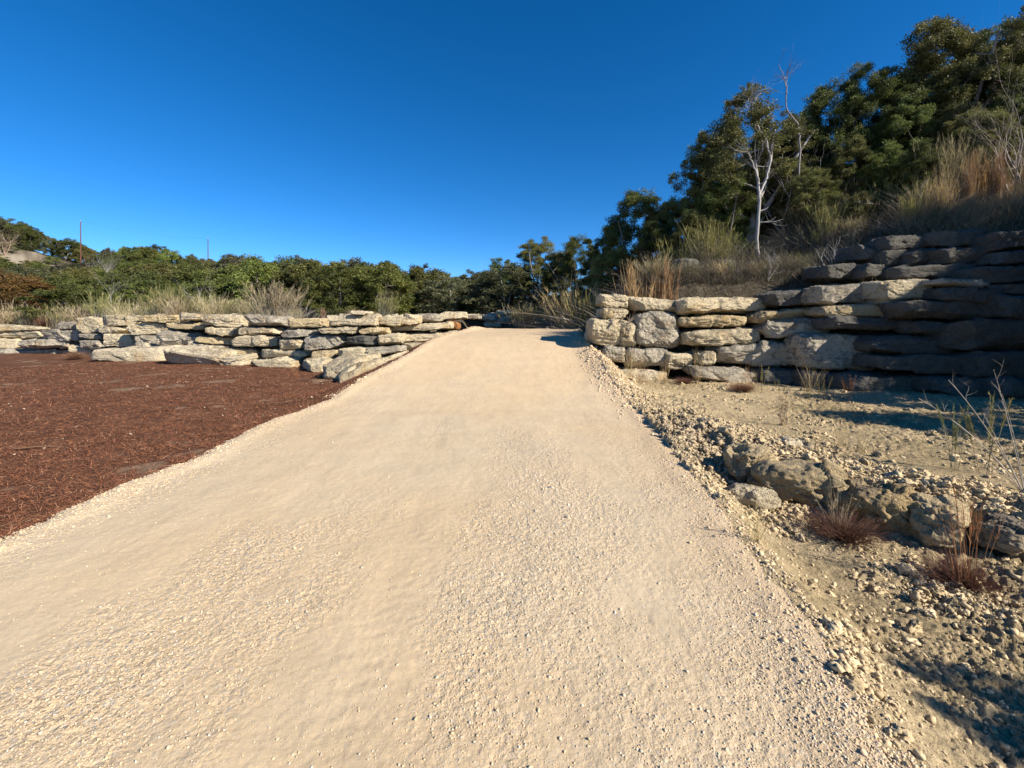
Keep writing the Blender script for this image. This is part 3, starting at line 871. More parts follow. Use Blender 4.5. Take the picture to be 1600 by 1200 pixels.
# clods and rubble on the right
R = rng(5201)
x, y, r = polar_pts(R, 150000, 1.9, 13, 15, 57)
z, dl_, dr_, p_, hl_ = surf(x, y)
ledx_ = np.interp(y, LED_Y, LED_X)
berm = np.exp(-(((x - 2.65) / 0.5) ** 2 + ((y - 6.2) / 1.6) ** 2)) * 0.9 + 0.6 * np.exp(-((x - ledx_ - 0.45) / 0.5) ** 2) * (y < 7)
dens = np.clip(0.05 + 0.45 * fbm2(x * 1.4, y * 1.4, 3, 311) + berm, 0.03, 1.0)
keep = (dr_ < -0.02) & ~hl_ & ~p_ & (R.uniform(0, 1, len(x)) < dens)
x, y, z, r, bm = x[keep], y[keep], z[keep], r[keep], berm[keep]
sz = np.clip(R.lognormal(math.log(0.0065), 0.6, len(x)), 0.003, 0.04) * (1 + 0.04 * r) * (1 + 0.55 * np.clip(bm, 0, 1.2))
colr = lerp3((0.46, 0.35, 0.20), (0.60, 0.465, 0.285), R.uniform(0, 1, len(x))) * R.uniform(0.8, 1.1, (len(x), 1))
bw = np.clip(np.exp(-(((x - 2.6) / 0.5) ** 2 + ((y - 6.2) / 1.6) ** 2)), 0, 1)[:, None] * 0.7
colr = colr * (1 - bw) + np.array((0.33, 0.26, 0.175)) * bw
big = sz > 0.022
scatter('clods', 2, np.stack([x, y, z + sz * 0.2], 1)[~big], sz[~big], colr[~big], 5202, 0.7, 0.85, label='crumbled soil clods beside the road')
scatter('rubble', 6, np.stack([x, y, z + sz * 0.2], 1)[big], sz[big], colr[big], 5203, 0.7, 0.9, smooth=False, label='broken limestone rubble on the terrace and ditch bank')

# ribbons: fibres, blades, twigs
def ribbons(base, dirs, length, width, bend, col0, col1, segs, R, droop=0.0, flatw=None):
    """curved flat strips; base (n,3), dirs (n,3) start direction, bend (n,3) sideways pull at the tip"""
    n = len(base)
    t = np.linspace(0, 1, segs + 1)
    c = base[:, None, :] + dirs[:, None, :] * (length[:, None] * t[None, :])[:, :, None] + bend[:, None, :] * (t[None, :, None] ** 2)
    if flatw is None:
        side = np.cross(dirs, R.normal(size=(n, 3))); side /= np.linalg.norm(side, axis=1, keepdims=True) + 1e-9
    else:
        side = flatw
    w = width[:, None] * np.clip(1.05 - t[None, :] ** 1.5 * 0.85, 0.12, 1) * 0.5
    a = c + side[:, None, :] * w[:, :, None]; b_ = c - side[:, None, :] * w[:, :, None]
    V_ = np.stack([a, b_], 2).reshape(-1, 3)
    m = (segs + 1) * 2
    k = (np.arange(segs) * 2)[None, :] + (np.arange(n) * m)[:, None]
    k = k.ravel()
    Fq = np.stack([k, k + 1, k + 3, k + 2], 1)
    cc = col0[:, None, :] * (1 - t[None, :, None]) + col1[:, None, :] * t[None, :, None]
    cc = np.repeat(cc, 2, axis=1).reshape(-1, 3)
    return V_, Fq, cc

class Acc:
    def __init__(s): s.V = []; s.F = []; s.C = []; s.k = 0
    def add(s, V_, F_, C_):
        s.V.append(V_); s.F.append(np.asarray(F_) + s.k); s.C.append(C_); s.k += len(V_)
    def mesh(s, name, mat, smooth=False):
        if not s.V: return None
        return mesh_from(name, np.concatenate(s.V), s.F, mat, np.concatenate(s.C), smooth)

R = rng(5301)
x, y, r = polar_pts(R, 300000, 3.6, 24, -57, -8)
z, dl_, dr_, p_, hl_ = surf(x, y)
keep = (dl_ < 0.03 - 0.05 * R.uniform(0, 1, len(x))) & ~p_ & (R.uniform(0, 1, len(x)) < np.clip(0.75 - 1.3 * sstep(0.40, 0.62, fbm2(x * 0.8, y * 0.8, 3, 201) + 0.45 * fbm2(x * 4, y * 4, 3, 211)), 0.05, 1))
x, y, z, r = x[keep], y[keep], z[keep], r[keep]
n = len(x)
a = R.uniform(0, 2 * math.pi, n)
d = np.stack([np.cos(a), np.sin(a), R.normal(0.06, 0.16, n)], 1)
L = np.clip(R.lognormal(math.log(0.038), 0.5, n), 0.015, 0.22)
W_ = R.uniform(0.0015, 0.0045, n) * (0.7 + 0.11 * r)
tt = R.uniform(0, 1, n)
pal = np.array([(0.13, 0.054, 0.028), (0.18, 0.076, 0.038), (0.25, 0.12, 0.062), (0.10, 0.048, 0.03), (0.34, 0.21, 0.13), (0.05, 0.028, 0.02)])
c0 = np.array((1.28, 1.18, 1.12)) * pal[R.choice(6, n, p=[0.3, 0.3, 0.18, 0.1, 0.05, 0.07])] * R.uniform(0.8, 1.2, (n, 1))
ac = Acc()
up = np.stack([-np.sin(a), np.cos(a), R.normal(0, 0.4, n)], 1)
up /= np.linalg.norm(up, axis=1, keepdims=True)
ac.add(*ribbons(np.stack([x, y, z + R.uniform(0.0, 0.022, n)], 1), d, L, W_, R.normal(0, 0.02, (n, 3)), c0, c0, 2, R, flatw=up))
tag(link('mulch', ac.mesh('mulch', M_FIBRE)), 'shredded reddish brown bark mulch spread over the left bed', None, None, 'stuff')
# pale chips in the mulch
R = rng(5350)
x = R.uniform(-14, -3.9, 900); y = R.uniform(3.4, 15, 900)
z, dl_, dr_, p_, hl_ = surf(x, y)
ok = (dl_ < 0) & ~p_ & (fbm2(x * 0.7, y * 0.7, 2, 401) > 0.36)
sz = np.clip(R.lognormal(math.log(0.0075), 0.5, 900), 0.005, 0.05)
scatter('mulch_stones', 2, np.stack([x, y, z + 0.018], 1)[ok], sz[ok], np.tile(np.array([[0.5, 0.4, 0.28]]), (900, 1))[ok], 5351, 0.5, 0.4, label='scattered pale stone chips lying in the mulch')

R = rng(5401)
n = 900
x = R.uniform(1.4, 9, n); y = R.uniform(1.9, 10.5, n)
z, dl_, dr_, p_, hl_ = surf(x, y)
ok = ~hl_ & ((dr_ < 0) | (R.uniform(0, 1, n) < 0.06))
x, y, z = x[ok], y[ok], z[ok]; n = len(x)
a = R.uniform(0, 2 * math.pi, n)
d = np.stack([np.cos(a), np.sin(a), R.normal(0.05, 0.12, n)], 1)
cc = np.array([(0.16, 0.11, 0.07), (0.09, 0.055, 0.035), (0.34, 0.28, 0.2)])[R.integers(0, 3, n)]
ac = Acc(); ac.add(*ribbons(np.stack([x, y, z + 0.01], 1), d, R.uniform(0.03, 0.16, n), R.uniform(0.002, 0.005, n), R.normal(0, 0.012, (n, 3)), cc, cc, 3, R))
tag(link('twig_litter', ac.mesh('twig_litter', M_FIBRE)), 'fine dead twigs and stems littering the dirt at right', None, None, 'stuff')

# ------------------------------------------------------------------ vegetation builders
def tube(path, rads, sides=5):
    path = np.asarray(path, float); m = len(path)
    tn = np.gradient(path, axis=0); tn /= np.linalg.norm(tn, axis=1, keepdims=True) + 1e-9
    ref = np.tile(np.array([0.31, 0.95, 0.05]), (m, 1))
    a = np.cross(tn, ref); a /= np.linalg.norm(a, axis=1, keepdims=True) + 1e-9
    b_ = np.cross(tn, a)
    th = np.arange(sides) * 2 * math.pi / sides
    V_ = path[:, None, :] + np.asarray(rads)[:, None, None] * (a[:, None, :] * np.cos(th)[None, :, None] + b_[:, None, :] * np.sin(th)[None, :, None])
    k = np.arange(m - 1)[:, None] * sides + np.arange(sides)[None, :]
    k2 = np.arange(m - 1)[:, None] * sides + (np.arange(sides)[None, :] + 1) % sides
    Fq = np.stack([k, k2, k2 + sides, k + sides], -1).reshape(-1, 4)
    return V_.reshape(-1, 3), Fq

def make_tree(name, H, crown_r, seed, nclus, nleaf, leaf, lobes, bark, green, low=0.25, trunks=1, dead=0.0, cl_r=0.42, label=None):
    """tree of height H: crown = many leaf clumps joined to the trunk by a branching skeleton"""
    R = rng(seed)
    ph = R.uniform(0, 6.28, 6)
    f = R.uniform(low, 1.0, nclus); th = R.uniform(0, 2 * math.pi, nclus)
    g = (f - low) / (1 - low)
    prof = np.sqrt(np.clip(1 - ((g - 0.42) / 0.60) ** 2, 0.02, 1))
    lump = 0.80 + 0.16 * np.sin(2 * th + ph[0] + 3 * g) + 0.14 * np.sin(3 * th + ph[1] - 5 * g) + 0.14 * np.sin(5 * th + ph[2] + 8 * g)
    rr = crown_r * prof * lump * R.uniform(0.25, 1.0, nclus) ** 0.45
    centres = np.stack([rr * np.cos(th), rr * np.sin(th), H * f * (1 - 0.03 * lobes / 6) + 0.12 * H * g * np.sin(2 * th + ph[3]) * 0.6], 1)
    mx = centres[:, 2].max(); centres[:, 2] *= (H - cl_r * 0.4) / mx
    bk = Acc()
    nodes = []; nrad = []
    for t_ in range(trunks):
        lean = R.normal(0, 0.10 + 0.16 * (trunks > 1), 2)
        zs = np.linspace(-0.15, H * R.uniform(0.62, 0.78), 9)
        wig = np.cumsum(R.normal(0, 0.035 * H / 5, (9, 2)), axis=0)
        path = np.stack([lean[0] * zs + wig[:, 0] - wig[0, 0], lean[1] * zs + wig[:, 1] - wig[0, 1], zs], 1)
        rd = np.linspace(0.028 * H, 0.006 * H, 9) / math.sqrt(trunks)
        V_, F_ = tube(path, rd, 7)
        bk.add(V_, F_, np.tile(np.array(bark) * R.uniform(0.85, 1.15), (len(V_), 1)))
        for p, q in zip(path[2:], rd[2:]): nodes.append(p); nrad.append(q)
    order = np.argsort(np.hypot(centres[:, 0], centres[:, 1]) + 0.3 * centres[:, 2])
    for ci in order:
        p = centres[ci]
        N = np.array(nodes)
        dd = np.linalg.norm(N - p, axis=1) + 2.0 * np.maximum(N[:, 2] - p[2] + 0.1, 0)
        j = int(np.argmin(dd)); q = N[j]
        mid = (p + q) / 2 + R.normal(0, 0.09, 3) * np.linalg.norm(p - q) + np.array([0, 0, 0.03 * H * R.uniform(-0.5, 1)])
        tq = np.linspace(0, 1, 5)[:, None]
        path = q * (1 - tq) ** 2 + mid * 2 * tq * (1 - tq) + p * tq ** 2
        r0 = min(nrad[j] * 0.75, 0.010 * H); r0 = max(r0, 0.009)
        rd = np.linspace(r0, r0 * 0.5, 5)
        V_, F_ = tube(path, rd, 4)
        bk.add(V_, F_, np.tile(np.array(bark) * R.uniform(0.8, 1.2), (len(V_), 1)))
        for k_ in (2, 3, 4): nodes.append(path[k_]); nrad.append(rd[k_])
    # leaves
    lf = Acc()
    live = R.uniform(0, 1, nclus) >= dead
    per = R.integers(int(nleaf * 0.6), int(nleaf * 1.4), nclus)
    idx = np.repeat(np.arange(nclus), per * live)
    n = len(idx)
    v = R.normal(size=(n, 3)); v /= np.linalg.norm(v, axis=1, keepdims=True)
    rr = R.uniform(0, 1, n) ** 0.45
    csz = R.uniform(0.65, 1.3, nclus) * cl_r
    # sub-sprays break every clump up
    sp = R.normal(size=(nclus, 9, 3)); sp /= np.linalg.norm(sp, axis=2, keepdims=True)
    pick = sp[idx, R.integers(0, 9, n)]
    off = (v * 0.42 * rr[:, None] + pick * 0.68 * R.uniform(0.5, 1.0, (n, 1))) * csz[idx][:, None]
    off[:, 2] *= 0.68
    P = centres[idx] + off
    dirn = off / (np.linalg.norm(off, axis=1, keepdims=True) + 1e-6) + R.normal(0, 0.7, (n, 3)); dirn /= np.linalg.norm(dirn, axis=1, keepdims=True)
    side = np.cross(dirn, R.normal(size=(n, 3))); side /= np.linalg.norm(side, axis=1, keepdims=True)
    s = leaf * R.uniform(0.6, 1.4, n)[:, None]
    a = P - dirn * s; b_ = P + side * s * 0.42; c_ = P + dirn * s; d_ = P - side * s * 0.42
    V_ = np.stack([a, b_, c_, d_], 1).reshape(-1, 3)
    k = np.arange(n) * 4
    F_ = np.stack([k, k + 1, k + 2, k + 3], 1)
    g0, g1 = np.array(green[0]), np.array(green[1])
    tcl = R.uniform(0, 1, nclus)[idx]
    tl_ = np.clip(0.55 * tcl + 0.45 * R.uniform(0, 1, n), 0, 1)[:, None]
    cc = (g0 * (1 - tl_) + g1 * tl_) * R.uniform(0.75, 1.25, (n, 1))
    br = R.uniform(0, 1, n) > 0.985
    cc[br] = np.array((0.16, 0.10, 0.05))
    lf.add(V_, F_, np.repeat(cc, 4, axis=0))
    root = link(name, None)
    tag(root, label, 'tree')
    link('trunk', bk.mesh('trunk', M_BARK, True), root)
    link('crown', lf.mesh('crown', M_LEAF), root)
    return root

def branchy(acc, p, d, length, rad_, depth, R, col, spread=0.55, up=0.15, kids=(2, 4)):
    n = 6
    pts = [p]
    dd = d.copy()
    for i in range(n):
        dd = dd + R.normal(0, 0.13, 3) + np.array([0, 0, up * 0.3]); dd /= np.linalg.norm(dd)
        pts.append(pts[-1] + dd * length / n)
    pts = np.array(pts)
    rd = np.linspace(rad_, rad_ * 0.45, n + 1)
    V_, F_ = tube(pts, rd, 5 if rad_ > 0.012 else 3)
    acc.add(V_, F_, np.tile(np.array(col) * R.uniform(0.8, 1.2), (len(V_), 1)))
    if depth > 0:
        for _ in range(R.integers(kids[0], kids[1] + 1)):
            k = R.integers(2, n + 1)
            v = dd + R.normal(0, spread, 3) + np.array([0, 0, up]); v /= np.linalg.norm(v)
            branchy(acc, pts[k], v, length * R.uniform(0.5, 0.8), rd[k] * 0.62, depth - 1, R, col, spread, up, kids)

def bare_plant(name, H, seed, col, stems, depth, cat, label, group=None, rad_=0.03, spread=0.5, lean=0.25, up=0.15, kids=(2, 4)):
    R = rng(seed)
    ac = Acc()
    for s in range(stems):
        d = np.array([R.normal(0, lean), R.normal(0, lean), 1.0]); d /= np.linalg.norm(d)
        branchy(ac, np.array([R.normal(0, 0.04), R.normal(0, 0.04), -0.1]), d, H * R.uniform(0.42, 0.6), rad_, depth, R, col, spread, up, kids)
    me = ac.mesh(name, M_BARK, True)
    o = link(name, me)
    return tag(o, label, cat, group)

def grass_mesh(name, seed, n, H, spread, lean, width, c0, c1, plume=0.0, pc=(0.4, 0.3, 0.15), arch=0.25, feather=0):
    R = rng(seed)
    b_ = np.stack([R.normal(0, spread, n), R.normal(0, spread, n), np.full(n, -0.03)], 1)
    out = b_[:, :2] / (np.abs(b_[:, :2]).max() + 1e-6)
    d = np.stack([out[:, 0] * lean + R.normal(0, lean * 0.6, n), out[:, 1] * lean + R.normal(0, lean * 0.6, n), np.ones(n)], 1)
    d /= np.linalg.norm(d, axis=1, keepdims=True)
    L = H * R.uniform(0.45, 1.0, n)
    bend = np.stack([d[:, 0] * arch * L * 2.2 + R.normal(0, 0.05, n) * L, d[:, 1] * arch * L * 2.2 + R.normal(0, 0.05, n) * L, -arch * L * R.uniform(0.1, 0.9, n)], 1)
    ca = np.array(c0) * R.uniform(0.7, 1.25, (n, 1)); cb = np.array(c1) * R.uniform(0.7, 1.25, (n, 1))
    ac = Acc()
    ac.add(*ribbons(b_, d, L, np.full(n, width) * R.uniform(0.6, 1.4, n), bend, ca, cb, 4, R))
    if plume > 0:
        # seed heads / fine side sprays on the upper part of the stems
        m = int(n * plume); sel = R.choice(n, m)
        k = feather or 14
        t = np.repeat(R.uniform(0.5, 1.0, (m, 1)), k, 1) * R.uniform(0.75, 1.0, (m, k))
        sel_ = np.repeat(sel, k); t = t.ravel()[:, None]
        bp = b_[sel_] + d[sel_] * (L[sel_][:, None] * t) + bend[sel_] * t ** 2
        dd = d[sel_] * 1.0 + R.normal(0, 0.28, (m * k, 3)); dd /= np.linalg.norm(dd, axis=1, keepdims=True)
        ll = H * R.uniform(0.015, 0.05 if name == 'weed' else 0.13, m * k)
        pcv = np.array(pc) * R.uniform(0.7, 1.3, (m * k, 1))
        ac.add(*ribbons(bp, dd, ll, np.full(m * k, width * 1.2), R.normal(0, 0.01, (m * k, 3)), pcv, pcv, 1, R))
    return ac.mesh(name, M_GRASS)

# ------------------------------------------------------------------ tree kinds
GREEN = ((0.050, 0.068, 0.017), (0.155, 0.170, 0.044))
OLIVE = ((0.078, 0.082, 0.025), (0.195, 0.185, 0.060))
BARK = (0.17, 0.145, 0.12)
near = [
    make_tree('juniper_tree', 5.0, 1.9, 11, 190, 700, 0.029, 6, BARK, GREEN, 0.04, 2),
    make_tree('juniper_tree', 4.4, 2.0, 12, 190, 700, 0.029, 7, BARK, OLIVE, 0.04, 3),
    make_tree('oak_tree', 5.2, 1.9, 13, 160, 620, 0.030, 6, (0.25, 0.22, 0.19), OLIVE, 0.16, 2, cl_r=0.40),
    make_tree('oak_tree', 4.7, 2.1, 14, 180, 620, 0.030, 7, (0.22, 0.19, 0.16), GREEN, 0.10, 3, cl_r=0.40),
]
thin = make_tree('oak_tree', 5.2, 1.6, 15, 110, 330, 0.034, 6, (0.42, 0.38, 0.34), OLIVE, 0.25, 2, dead=0.30, cl_r=0.34)
RUST = ((0.10, 0.065, 0.02), (0.19, 0.12, 0.035))
farp = [
    make_tree('juniper_tree', 4.2, 2.0, 21, 105, 240, 0.058, 6, BARK, GREEN, 0.06, 2, cl_r=0.5),
    make_tree('juniper_tree', 3.8, 2.2, 22, 105, 240, 0.058, 7, BARK, OLIVE, 0.06, 2, cl_r=0.5),
    make_tree('oak_tree', 4.2, 2.3, 23, 105, 240, 0.058, 7, (0.30, 0.27, 0.24), ((0.055, 0.062, 0.032), (0.115, 0.12, 0.065)), 0.10, 2, cl_r=0.5),
    make_tree('oak_tree', 3.8, 2.1, 24, 105, 240, 0.058, 6, (0.30, 0.27, 0.24), ((0.06, 0.075, 0.02), (0.13, 0.145, 0.04)), 0.08, 3, cl_r=0.48),
]
rusty = make_tree('cedar_tree', 3.4, 1.7, 25, 105, 240, 0.055, 5, BARK, RUST, 0.06, 2, cl_r=0.45)
PH = {id(t): h_ for t, h_ in zip(near + [thin] + farp + [rusty], [5.0, 4.4, 5.2, 4.7, 5.2, 4.2, 3.8, 4.2, 3.8, 3.4])}
used = set()
def place(proto, u, Y, top_v, label, group=None, rz=0.0, wide=1.0, x=None, H=None, tint=None):
    X = (u - 800) / F * Y if x is None else x
    z = float(ground_z(X, Y)[0]) - 0.05
    Hh = H if H else ZC + (HV - top_v) / F * Y - z
    s = Hh / PH[id(proto)]
    if id(proto) in used:
        o = copy_thing(proto, (X, Y, z), rz, (s * wide, s * wide, s))
    else:
        o = proto; used.add(id(proto))
        o.location = (X, Y, z); o.rotation_euler = (0, 0, rz); o.scale = (s * wide, s * wide, s)
    for k in ('group', 'label'):
        if k in o: del o[k]
    if tint:
        for ch in o.children:
            if ch.name.startswith('crown'): ch.color = (*tint, 1)
    else:
        for ch in o.children: ch.color = (1, 1, 1, 1)
    return tag(o, label, 'tree', group)

# right-hand slope, from the crest to the photo's upper right corner
TR = [  # kind, u, Y, top v, wide, label
 (2, 842, 27, 370, 0.95, 'round green oak standing just right of the road crest, pale trunk showing'),
 (0, 785, 34, 402, 1.0, 'dark juniper behind the small wall beyond the road crest'),
 (3, 905, 26, 367, 0.9, 'green oak on the low slope right of the crest oak'),
 (1, 875, 30, 392, 0.9, 'low dark juniper between the two oaks right of the crest'),
 (0, 945, 24, 372, 0.8, 'small dark juniper left of the broad tree on the slope'),
 (3, 1000, 22, 296, 0.95, 'broad dark green tree half way up the slope, left of the lopsided oak'),
 (1, 1055, 20.5, 308, 0.85, 'dark juniper filling the gap below the lopsided oak'),
 (2, 1108, 19.0, 208, 0.72, 'lopsided oak with loose leaf clusters left of the white dead tree'),
 (0, 1250, 20.5, 170, 0.75, 'dense juniper just right of the white dead tree'),
 (1, 1150, 22, 262, 0.8, 'dark juniper in shade behind the white dead tree'),
 (3, 1300, 18.5, 126, 0.82, 'tall dense tree below the middle of the right skyline'),
 (1, 1240, 17.2, 250, 0.7, 'low dark juniper to the right of the white trunk'),
 (0, 1365, 18.0, 98, 0.85, 'tall juniper left of the highest crown on the right skyline'),
 (1, 1330, 16.6, 215, 0.8, 'dark bushy juniper above the middle of the right wall'),
 (2, 1470, 17.5, 30, 0.95, 'highest crown on the right skyline with sky showing through'),
 (3, 1420, 16.5, 150, 0.85, 'dark leaning tree under the highest crown'),
 (0, 1560, 17.0, 32, 0.75, 'dark tree behind the highest crown near the photo corner'),
 (1, 1500, 15.6, 160, 0.8, 'shaded bushy tree above the upper wall tier'),
 (2, 1610, 15.8, 14, 0.8, 'tree cut by the upper right corner of the photo'),
 (3, 1590, 15.0, 120, 0.8, 'shaded tree behind the pale bare shrub at the right edge'),
 (1, 1270, 16.0, 262, 1.1, 'low spreading juniper right of the white trunk, crown down to the brush'),
 (0, 1385, 15.6, 232, 1.1, 'low spreading juniper above the left end of the upper tier'),
 (1, 1195, 20.0, 205, 0.9, 'dark juniper between the white dead tree and the snag'),
 (0, 1030, 18.5, 345, 1.1, 'low dark juniper above the rust orange grass clumps'),
 (1, 960, 21.0, 385, 1.1, 'low dark juniper above the fan shaped bush'),
 (0, 1130, 17.5, 270, 0.9, 'bushy juniper just left of the white trunk'),
 (3, 1440, 20.0, 90, 1.1, 'shaded crown behind the tall skyline junipers'),
 (0, 1530, 19.0, 70, 1.1, 'dark crown filling the gap near the upper right corner'),
 (3, 760, 30, 425, 1.2, 'low dark juniper behind the small distant wall'),
 (0, 1435, 14.4, 222, 1.0, 'low shaded juniper behind the fanned dead branches'),
 (1, 1525, 14.6, 170, 1.0, 'low shaded juniper behind the plume bush'),
 (0, 1612, 14.2, 150, 0.9, 'low juniper behind the pale bare shrub, cut by the frame'),
 (1, 1345, 14.6, 300, 1.1, 'low dark juniper close above the shaded wall boulders'),
 (1, 1085, 17.0, 330, 1.1, 'low bushy juniper behind the tall olive switch bush'),
 (1, 815, 28, 430, 1.2, 'dark bushy juniper under the crest oak'),
]
for i, (k, u, Y, tv, w, lab) in enumerate(TR):
    t_ = 1.0 if i % 3 else 1.3
    place(near[k], u, Y, tv, lab, 'trees on the right slope', rz=i * 2.3, wide=w, tint=(t_, t_, t_ * 0.95))
place(thin, 1165, 17.5, 140, 'thin crowned oak mixed in with the white dead tree', 'trees on the right slope', 0.6, 1.25)
place(thin, 1225, 18.2, 172, 'thin crowned oak behind the slender dead snag', 'trees on the right slope', 2.9, 1.2)
place(near[2], 1135, 18.8, 185, 'loose crowned oak between the lopsided oak and the white trunk', 'trees on the right slope', 4.4, 0.75)

def dead_tree(name, u, Y, top_v, seed, label, paths, col=(0.38, 0.35, 0.325)):
    """bare tree with limbs given as image-plane offsets (metres) from its base"""
    X = (u - 800) / F * Y; z = float(ground_z(X, Y)[0]) - 0.1
    R = rng(seed)
    tr, br = Acc(), Acc()
    for i, (pts, r0, r1) in enumerate(paths):
        pts = np.array(pts, float)
        # smooth the polyline
        t = np.linspace(0, len(pts) - 1, len(pts) * 5)
        pp = np.stack([np.interp(t, np.arange(len(pts)), pts[:, j]) for j in range(3)], 1)
        pp[1:-1] = (pp[:-2] + pp[1:-1] * 2 + pp[2:]) / 4
        pp += R.normal(0, 0.012, pp.shape)
        rd = np.linspace(r0, r1, len(pp))
        acc = tr if i == 0 else br
        V_, F_ = tube(pp, rd, 7)
        acc.add(V_, F_, np.tile(np.array(col) * R.uniform(0.9, 1.1), (len(V_), 1)))
        for _ in range(11 if i else 6):
            k = R.integers(len(pp) // 3, len(pp))
            v = R.normal(0, 0.7, 3) + np.array([0, 0, 0.5]); v /= np.linalg.norm(v)
            branchy(br, pp[k], v, R.uniform(0.3, 0.8), max(rd[k] * 0.4, 0.008), 2, R, np.array(col) * 0.85, 0.6, 0.1, (1, 3))
    root = link(name, None, None, (X, Y, z))
    tag(root, label, 'dead tree', 'dead trees on the slope')
    link('trunk', tr.mesh('trunk', M_BARK, True), root)
    link('limbs', br.mesh('limbs', M_BARK, True), root)
    return root
PX = 15.5 / F
def rel(u0, v0, *pts):  # image offsets to metres at the tree's distance
    return [((u - u0) * PX, dy, (v0 - v) * PX) for (u, v, dy) in pts]
dead_tree('dead_tree', 1185, 15.5, 110, 31, 'white barked dead tree with forked limbs standing out against the dark slope', [
    (rel(1185, 400, (1185, 400, 0), (1183, 350, 0), (1187, 300, 0), (1186, 260, 0.1), (1182, 235, 0.1)), 0.06, 0.038),
    (rel(1185, 400, (1187, 290, 0), (1203, 262, 0.2), (1210, 230, 0.2), (1200, 205, 0.1), (1180, 175, 0), (1165, 150, 0), (1170, 140, 0)), 0.036, 0.011),
    (rel(1185, 400, (1186, 270, 0), (1170, 240, -0.2), (1160, 225, -0.3)), 0.035, 0.012),
    (rel(1185, 400, (1176, 168, 0), (1178, 145, 0.1), (1192, 128, 0.1)), 0.02, 0.007),
])
dead_tree('dead_tree', 1245, 16.5, 100, 32, 'tall slender dead snag rising above the crowns against the sky', [
    (rel(1245, 380, (1245, 380, 0), (1248, 300, 0), (1250, 230, 0), (1247, 200, 0), (1229, 172, 0.1), (1228, 140, 0), (1223, 120, 0), (1214, 100, 0)), 0.042, 0.009),
    (rel(1245, 380, (1228, 150, 0), (1231, 125, 0.1), (1231, 112, 0.1)), 0.02, 0.007),
], (0.24, 0.22, 0.215))

# the wood behind the left wall and the far hill
SK_U = [-60, 0, 40, 90, 130, 180, 230, 280, 330, 380, 450, 500, 560, 640, 690, 715, 735, 760, 800]
SK_V = [326, 330, 345, 368, 378, 386, 378, 390, 398, 392, 398, 398, 402, 408, 414, 424, 412, 416, 405]
R = rng(606)
rows = [(27.5, 3.1, 0), (31, 3.3, 1), (36, 3.5, 2), (42, 3.8, 3), (50, 4.2, 4), (60, 4.6, 5), (72, 5.0, 6), (84, 4.0, 7), (92, 3.6, 7), (98, 4.5, 7)]
RN = ['front row', 'second row', 'third row', 'fourth row', 'lower hill', 'middle of the hill', 'upper hill', 'hill crest']
wood_n = 0
LANDU = [(0, 'at the left edge'), (60, 'below the pale bare patch'), (126, 'below the taller pole'), (230, 'between the two poles'), (325, 'below the farther pole'),
         (430, 'behind the tall feathery bush'), (520, 'behind the middle of the left wall'), (600, 'behind the right half of the left wall'), (680, 'behind the road end of the left wall'), (760, 'behind the small distant wall')]
CWORD = ['dark green', 'olive green', 'grey green', 'bright green', 'rust tinged']
for (Y, sp, ri) in rows:
    umax = 775 if ri < 2 else 740 if ri < 4 else 420 if ri < 6 else 400
    X = (-50 / F - 800 / F) * Y
    k_ = 0
    while X < (umax - 800) / F * Y:
        xx_ = X + R.uniform(-0.6, 0.6); yy_ = Y + R.uniform(-1.6, 1.6)
        X += sp * R.uniform(0.75, 1.15)
        u = 800 + F * xx_ / yy_
        sk = np.interp(u, SK_U, SK_V) + R.uniform(0, 9)
        zg = float(ground_z(xx_, yy_)[0])
        vb = HV + F * (ZC - zg) / yy_
        if (ri == 6 or Y == 84) and u < 140 and R.uniform() < 0.6: continue                      # pale bare stretch
        if ri in (5,) and u < 150: sk = max(sk, 408)
        if ri < 3 and u < 380: sk = max(sk, [448, 436, 425][ri] - 0.05 * u + R.uniform(-6, 6))
        Hh = min(R.uniform(3.6, 5.2) if ri < 7 else R.uniform(3.0, 4.5), ZC + (HV - sk) / F * yy_ - zg)
        if ri >= 2 and ri < 4 and u > 380: Hh = ZC + (HV - sk) / F * yy_ - zg
        if (ri == 6 or Y == 84) and u < 140: Hh = R.uniform(1.4, 2.2)
        if Y > 85: Hh = min(7.0, ZC + (HV - sk) / F * yy_ - zg)
        if Hh < 1.2: continue
        kind = R.integers(4)
        proto = farp[kind]
        if ri < 3 and u < 140 and R.uniform() < 0.5: proto = rusty; kind = 4
        lm = min(LANDU, key=lambda l: abs(l[0] - u))[1]
        b = float(R.uniform(0.75, 1.6))
        lab = f"{CWORD[kind]} tree {lm}, {RN[ri]} of the wood" if ri < 4 else f"{CWORD[kind]} tree {lm}, {RN[ri]}"
        place(proto, u, yy_, 0, lab, 'trees of the wood and far hill, ' + lm + ', ' + RN[ri] + ', ' + CWORD[kind], rz=R.uniform(0, 6), wide=R.uniform(0.95, 1.25) * min(1.6, max(1.0, 4.2 / Hh)), x=xx_, H=Hh, tint=(b * 1.05, b, b * 0.9))
        wood_n += 1

